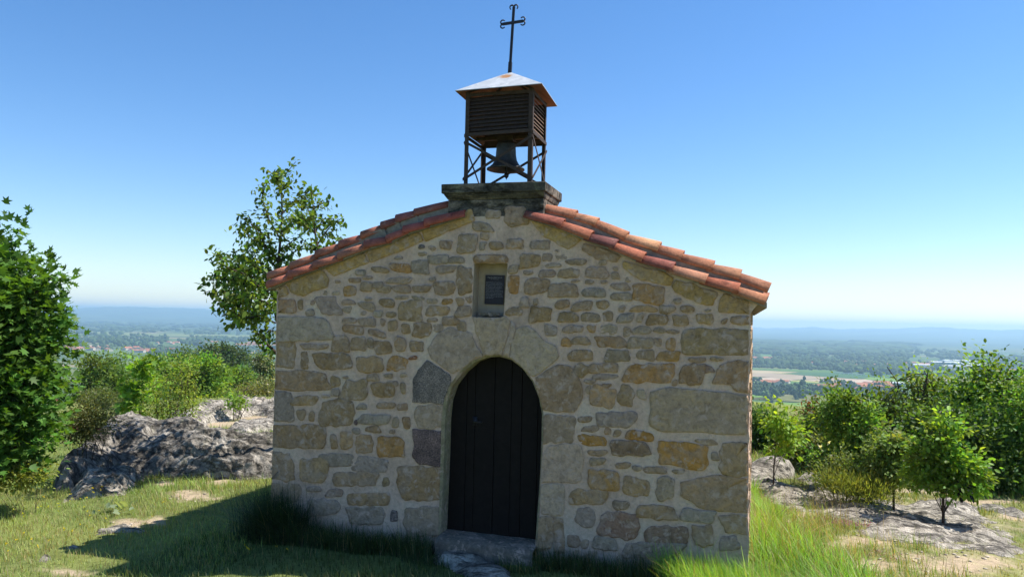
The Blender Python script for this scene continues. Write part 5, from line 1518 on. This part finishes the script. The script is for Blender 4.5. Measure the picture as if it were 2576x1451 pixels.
plant('round_tree', 'leafy tree filling the gap under the far village', 'tree', foot(330, 66), [lob(320,960,55,55,66), lob(350,1000,60,40,66)], 200, 32, .22, 'quad', (.10,.20,.04), .12, .28, .3, 'trees on the left slope', .6, limbs=8, var=.4, yel=.2)
plant('maple_sapling', 'bright green maple sapling growing behind the dark outcrop', 'tree', foot(352, 19), [lob(352,985,34,48,19), lob(372,930,22,34,19), lob(330,1000,26,36,19), lob(380,900,10,20,19)], 60, 10, .13, 'maple', (.16,.31,.04), .022, .12, .2, None, .3, limbs=14, var=.25)
plant('broom_bush', 'yellowish twiggy bush behind the notch of the outcrop', 'bush', foot(430, 17.5), [lob(432,1000,52,58,17.5), lob(410,1035,45,35,17.5), lob(450,950,33,40,17.5), lob(480,1010,30,40,17.5)], 190, 16, .05, 'oval', (.17,.27,.05), .014, .12, .0, None, .25, stems=7, limbs=60, var=.3, yel=.2)
plant('rose_bush', 'brownish rose bush with pink flowers between maple and outcrop', 'bush', foot(225, 15), [lob(225,1050,46,46,15), lob(200,1075,30,30,15)], 260, 18, .04, 'oval', (.10,.125,.04), .010, .10, .1, None, .4, stems=6, limbs=20, flowers=((.6,.14,.18), 7, .06))
plant('hedge_bush', 'low rounded bush under the dark tree', 'bush', foot(270, 30), [lob(255,1000,48,14,30), lob(310,1010,30,12,30)], 160, 20, .07, 'quad', (.10,.14,.045), .02, .14, .2, None, .5, stems=5, limbs=4)
plant('hedge_bush', 'low dry looking bush with pale tips left of the chapel corner', 'bush', foot(640, 42), [lob(620,990,42,15,42), lob(670,985,40,20,42)], 200, 20, .10, 'quad', (.15,.18,.065), .03, .2, .2, None, .5, stems=5, limbs=4, flowers=((.6,.55,.42), 30, .12))
plant('young_shrub', 'small bright shrub in the grass by the far rock shelf', 'bush', foot(598, 27), [lob(598,1005,18,20,27)], 34, 16, .09, 'oval', (.17,.30,.05), .015, .12, .2, None, .3, stems=4, limbs=8)
plant('low_shrub', 'leafy shrub at the foot of the maple', 'bush', foot(95, 12.2), [lob(35,1196,55,12,12.2), lob(88,1190,30,10,12.2)], 170, 16, .045, 'oval', (.18,.24,.06), .003, .09, .1, None, .2, stems=6, limbs=6)
# right-hand trees
D = 20
plant('ash_tree', 'tall leafy tree at the right edge of the view', 'tree', foot(2520, D), [lob(2490,945,42,52,D), lob(2530,1010,80,70,D), lob(2470,1030,50,60,D), lob(2520,1110,100,90,D), lob(2450,1130,60,80,D), lob(2570,1180,90,70,D), lob(2630,1040,80,90,D), lob(2500,1215,90,30,D)], 620, 32, .095, 'oval', (.125,.26,.036), .11, .20, .35, 'trees on the right slope', .55, limbs=30, var=.4, yel=.2)
D = 21
plant('ash_tree', 'airy sparse tree with visible branches left of the tall one', 'tree', foot(2350, D), [lob(2300,990,42,52,D), lob(2350,970,45,50,D), lob(2385,1000,50,60,D), lob(2335,1050,70,50,D), lob(2290,930,16,20,D)], 120, 22, .10, 'oval', (.14,.25,.045), .05, .16, .35, 'trees on the right slope', .4, stems=3, limbs=70, var=.3, yel=.2)
D = 14.5
plant('ash_tree', 'bushy young tree nearest the chapel on the right', 'tree', foot(2130, D), [lob(2118,1010,26,30,D), lob(2085,1050,28,40,D), lob(2120,1085,46,46,D), lob(2165,1115,52,55,D), lob(2120,1165,74,42,D), lob(2190,1045,20,46,D), lob(2150,1030,16,34,D)], 230, 34, .07, 'oval', (.125,.25,.042), .03, .095, .35, 'trees on the right slope', .5, limbs=24, var=.4, yel=.2)
D = 12.2
plant('ash_tree', 'small upright tree with bare stem rooted by the grey rock', 'tree', foot(2372, D), [lob(2385,1066,16,26,D), lob(2362,1098,30,28,D), lob(2400,1125,28,34,D), lob(2345,1150,44,28,D), lob(2410,1170,48,26,D), lob(2350,1200,58,22,D), lob(2405,1215,56,18,D), lob(2452,1200,28,10,D), lob(2305,1175,18,16,D)], 150, 30, .07, 'oval', (.125,.265,.036), .022, .075, .3, 'trees on the right slope', .5, limbs=26, var=.4, yel=.2)
D = 13
plant('ash_tree', 'small tree with pale glossy leaves between the young trees', 'tree', foot(2250, D), [lob(2245,1120,40,34,D), lob(2235,1165,50,40,D), lob(2265,1195,40,26,D)], 120, 30, .066, 'oval', (.14,.235,.06), .02, .075, .35, 'trees on the right slope', .5, limbs=20, var=.35, yel=.15)
D = 17.5
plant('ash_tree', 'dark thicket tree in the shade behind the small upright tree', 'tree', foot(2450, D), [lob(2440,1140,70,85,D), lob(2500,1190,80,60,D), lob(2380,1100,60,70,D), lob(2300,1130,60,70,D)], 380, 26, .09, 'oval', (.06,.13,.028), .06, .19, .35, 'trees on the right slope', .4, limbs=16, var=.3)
for lab, D, lobs, colr in [
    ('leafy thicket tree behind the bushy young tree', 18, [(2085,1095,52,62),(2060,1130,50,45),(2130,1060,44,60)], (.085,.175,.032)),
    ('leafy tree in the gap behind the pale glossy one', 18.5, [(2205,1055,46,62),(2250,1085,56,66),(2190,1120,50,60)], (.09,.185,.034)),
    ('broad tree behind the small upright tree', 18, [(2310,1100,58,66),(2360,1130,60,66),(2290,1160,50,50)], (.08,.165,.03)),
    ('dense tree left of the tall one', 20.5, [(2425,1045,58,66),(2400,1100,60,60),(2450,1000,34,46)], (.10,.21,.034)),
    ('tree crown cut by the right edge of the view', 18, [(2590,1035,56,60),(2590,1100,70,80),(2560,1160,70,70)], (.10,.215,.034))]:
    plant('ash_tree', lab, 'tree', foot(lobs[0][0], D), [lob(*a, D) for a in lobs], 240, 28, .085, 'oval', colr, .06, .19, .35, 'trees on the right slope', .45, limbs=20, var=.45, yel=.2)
D = 18.5
plant('pine_tree', 'dark bluish conifer between the young trees', 'tree', foot(2244, D), [lob(2244,1010,24,40,D), lob(2240,1060,38,40,D)], 160, 26, .09, 'needle', (.035,.065,.035), .04, .12, .0, None, .3, limbs=20)
D = 13.5
plant('sapling', 'yellow green sapling on a thin stem just right of the chapel', 'tree', foot(1946, D), [lob(1945,1015,13,26,D), lob(1958,1060,30,28,D), lob(1985,1085,26,24,D), lob(1975,1122,24,14,D), lob(1940,1130,12,18,D)], 66, 12, .085, 'oval', (.19,.34,.04), .014, .09, .3, None, .3, limbs=18, var=.2, yel=.15)
plant('dark_bush', 'dark dense bush behind the yellow green sapling', 'bush', foot(1905, 20), [lob(1905,1075,48,40,20), lob(1950,1090,40,30,20)], 200, 24, .08, 'oval', (.05,.115,.024), .04, .16, .2, None, .5, stems=4, limbs=6)
plant('russet_bush', 'russet brown bush left of the young tree', 'bush', foot(2045, 22), [lob(2045,1052,20,34,22)], 60, 22, .07, 'quad', (.13,.065,.03), .02, .12, .0, None, .4, stems=4, limbs=8)
plant('broom_bush', 'loose green grassy bush behind the humped slab', 'bush', foot(2150, 12.6), [lob(2140,1222,60,15,12.6), lob(2200,1232,45,12,12.6), lob(2095,1210,30,12,12.6), lob(2160,1240,75,8,12.6)], 360, 18, .085, 'needle', (.17,.23,.06), .003, .10, -.9, None, .1, stems=4, limbs=4)
plant('rose_bush', 'wild rose with white flowers beside the humped slab', 'bush', foot(2110, 12.9), [lob(2115,1168,26,22,12.9), lob(2090,1190,28,18,12.9)], 90, 16, .042, 'oval', (.12,.18,.05), .008, .09, .1, None, .2, stems=6, limbs=14, flowers=((.75,.72,.66), 12, .06))
plant('hedge_bush', 'shaggy bush on the meadow behind the boulder', 'bush', foot(2010, 17), [lob(1990,1140,36,14,17), lob(2050,1150,40,20,17), lob(2080,1125,30,26,17)], 220, 20, .08, 'quad', (.14,.18,.055), .012, .13, .0, None, .3, stems=6, limbs=4)

# ---- cherry tree beside the chapel, shoots traced from the photograph
zc_ = nat(750, 600, 1195 / 700)
YC = 4.2
bx_ = onY(722, 900, YC)[0]
base = np.array([bx_, YC, float(g(bx_, YC))])
cherry = tag(empty('cherry_tree', tuple(base)), 'slender cherry tree with upright leafy shoots beside the chapel eave', 'tree')
mi_ = Matrix.Translation(-Vector(base))
shoots = [
 [(690,1451),(615,1395),(520,1300),(430,1190),(400,1080)], [(690,1420),(640,1260),(600,1100),(590,950),(620,760),(640,560),(645,420),(640,200),(740,80)], [(690,1000),(780,860),(895,700),(870,560),(860,400),(840,250)],
 [(890,640),(960,540),(1065,455)], [(640,440),(760,320),(860,290)], [(640,620),(560,480),(505,330),(555,180)], [(640,300),(610,200),(610,140)], [(640,280),(690,210)], [(560,600),(440,520),(415,440)], [(600,640),(450,620),(350,515)], [(520,780),(400,740),(290,710)], [(480,880),(260,800),(195,690)],
 [(480,900),(250,880),(125,890)], [(500,1000),(280,960),(160,980)], [(520,1060),(330,1050),(210,1080)], [(520,1130),(380,1150),(285,1200)], [(600,1180),(500,1140),(460,1180)], [(640,1250),(560,1230),(480,1300)], [(600,1000),(500,940),(400,860),(320,760)], [(620,760),(560,700),(480,560)],
 [(620,760),(700,720),(800,640),(870,690)], [(860,400),(910,370),(975,350)], [(640,560),(720,480),(830,470)], [(590,950),(520,850),(450,760),(420,640)], [(590,950),(640,860),(720,780)], [(600,1100),(540,1040),(420,1000),(300,1030)], [(870,560),(930,470),(1000,470)], [(870,560),(800,520),(760,430)], [(890,680),(980,660),(1050,590)], [(870,520),(830,430),(800,330)], [(600,1050),(620,980),(600,860)], [(420,1150),(330,1120),(250,960)],
 [(560,860),(480,800),(380,800),(250,820)], [(600,800),(560,740),(520,640),(470,530)], [(500,900),(420,920),(330,900),(200,850)], [(620,700),(690,640),(760,590)], [(600,900),(660,820),(760,770)], [(540,960),(470,900),(400,960),(320,1000)], [(560,1120),(500,1060),(440,1100),(340,1180)],
]
tb = MB(); LP, LD = [], []
for i, sh in enumerate(shoots):
    yo = YC + (0 if i < 3 else rng.normal() * .55)
    P = np.array([onY(*zc_(x, y), yo if k_ else YC + (yo - YC) * .2) for k_, (x, y) in enumerate(sh)])
    if i == 0 or i == 1: P = np.vstack([base - (0, 0, .1), base + (P[0] - base) * .5 + (.1, 0, 0), P])
    r_ = (.055, .05, .035)[i] if i < 3 else .016
    # smooth
    s_ = np.linspace(0, 1, len(P)); t = np.linspace(0, 1, len(P) * 4)
    Q = np.stack([np.interp(t, s_, P[:, k_]) for k_ in range(3)], -1)
    tb.tube(Q, np.linspace(r_, .005, len(Q)), 6)
    seg = np.linalg.norm(np.diff(P, axis=0), axis=1).sum()
    nl = int(seg * (120 if i > 2 else 45))
    lo_t = .12 if i > 2 else .45
    tt = lo_t + (1 - lo_t) * rng.random(nl)
    c = np.stack([np.interp(tt, s_, P[:, k_]) for k_ in range(3)], -1)
    dr = P[-1] - P[0]; dr /= np.linalg.norm(dr)
    LP.append(c + rng.standard_normal((nl, 3)) * np.array([.055, .11, .055])); LD.append(np.repeat(dr[None], nl, 0) * .6 + rng.standard_normal((nl, 3)) * .5)
# inner mass
nl = 750
cx = rng.normal(430, 90, nl); cy = rng.normal(900, 130, nl)
LP.append(np.array([onY(*zc_(x, y), YC + rng.normal() * .6) for x, y in zip(cx, cy)])); LD.append(rng.standard_normal((nl, 3)))
LP, LD = np.concatenate(LP), np.concatenate(LD)
tr_o = tb.build('trunk', BARK, cherry, True); tr_o.matrix_parent_inverse = mi_
cr_ = leaves(LP, LD, .092, 'oval', leafcol(len(LP), (.085, .165, .03), .35, .2), .75, 'crown', cherry); cr_.matrix_parent_inverse = mi_

# ---- flowers and herbs
def flower_patch(name, label, cat, px, py, n, spread, h, colr, size, stem_col=(.1, .16, .04)):
    c = gh(px, py); P = c[:2] + rng.normal(0, spread, (n, 2)); P = P[off_building(P, .05)]; n = len(P)
    H = h * (.6 + .6 * rng.random(n))
    Z = g(P[:, 0], P[:, 1])
    top = np.c_[P, Z + H]
    root = tag(empty(name, tuple(c)), label, cat)
    Gs = Grass(); Gs.add(np.c_[P, Z - .01], H, np.full(n, .004), .02, np.repeat(np.array(stem_col)[None], n, 0), 2)
    V, q, t, C = Gs.V[0], Gs.q[0], Gs.t[0], Gs.C[0]
    o1 = link('stems', npmesh('stems', V, [q, t], C), GRASSM, root); o1.matrix_parent_inverse = Matrix.Translation(-Vector(c)); o1['kind'] = 'stuff'
    k_ = 5
    o2 = leaves(np.repeat(top, k_, 0), rng.standard_normal((n * k_, 3)) + [0, 0, .5], size, 'quad', np.repeat(np.array(colr)[None], n * k_, 0) * (1 + .12 * rng.standard_normal((n * k_, 1))), 0, 'blooms', root)
    o2.matrix_parent_inverse = Matrix.Translation(-Vector(c)); o2['kind'] = 'stuff'
YE = (.75, .58, .02)
flower_patch('yellow_flowers', 'yellow flowers in front of the low slab', 'flowers', 215, 1256, 9, .22, .14, YE, .022)
flower_patch('yellow_flowers', 'drift of yellow flowers in the meadow at the far left', 'flowers', 70, 1298, 26, .35, .12, (.5, .5, .03), .02)
flower_patch('yellow_flowers', 'yellow flowers scattered in the middle of the left meadow', 'flowers', 210, 1320, 12, .7, .10, YE, .018)
flower_patch('yellow_flowers', 'yellow flowers in the lower left corner', 'flowers', 10, 1385, 14, .3, .10, YE, .02)
flower_patch('yellow_flowers', 'few yellow flowers in the shade by the tussock', 'flowers', 655, 1395, 7, .12, .08, YE, .016)
flower_patch('thyme_patch', 'purple flowering thyme beside the broad slab', 'flowers', *z6(1150, 795), 240, .16, .05, (.34, .10, .24), .014)
flower_patch('thyme_patch', 'small faded purple patch in the turf at lower right', 'flowers', *z6(1500, 1050), 60, .12, .03, (.30, .13, .20), .012)
mc = gh(305, 1290)
mul = tag(empty('mullein_plant', tuple(mc)), 'silvery broad leaved mullein rosette on the sunlit slope', 'plant')
n = 20
Pm = np.repeat(mc[None], n, 0) + np.c_[rng.normal(0, .14, (n, 2)), .02 + .04 * rng.random(n)]
a = rng.random(n) * 6.28
lo = leaves(Pm, np.c_[np.cos(a), np.sin(a), .5 * np.ones(n)] * 1.5, .12, 'oval', np.repeat(np.array([[.25, .31, .19]]), n, 0), -.1, 'foliage', mul); lo.matrix_parent_inverse = Matrix.Translation(-Vector(mc))
# small loose stones on the bare soil
peb = []
for (px, py, rx, ry, n) in [(2350, 1400, 170, 40, 60), (2250, 1330, 120, 20, 30), (460, 1250, 60, 12, 14), (320, 1325, 45, 12, 10)]:
    for _ in range(n):
        p = gh(px + rng.uniform(-rx, rx), py + rng.uniform(-ry, ry)); s_ = rng.uniform(.008, .03)
        peb.append([p[0], p[1], p[2] + s_ * .2, s_, s_ * .8, s_ * .5, *(np.array([.42, .36, .28]) * rng.uniform(.8, 1.2))])
blobs(peb, *ico(1), 'gravel', mat_vcol('gravel_stone'), 'small loose stones on the bare sandy ground', 'gravel')
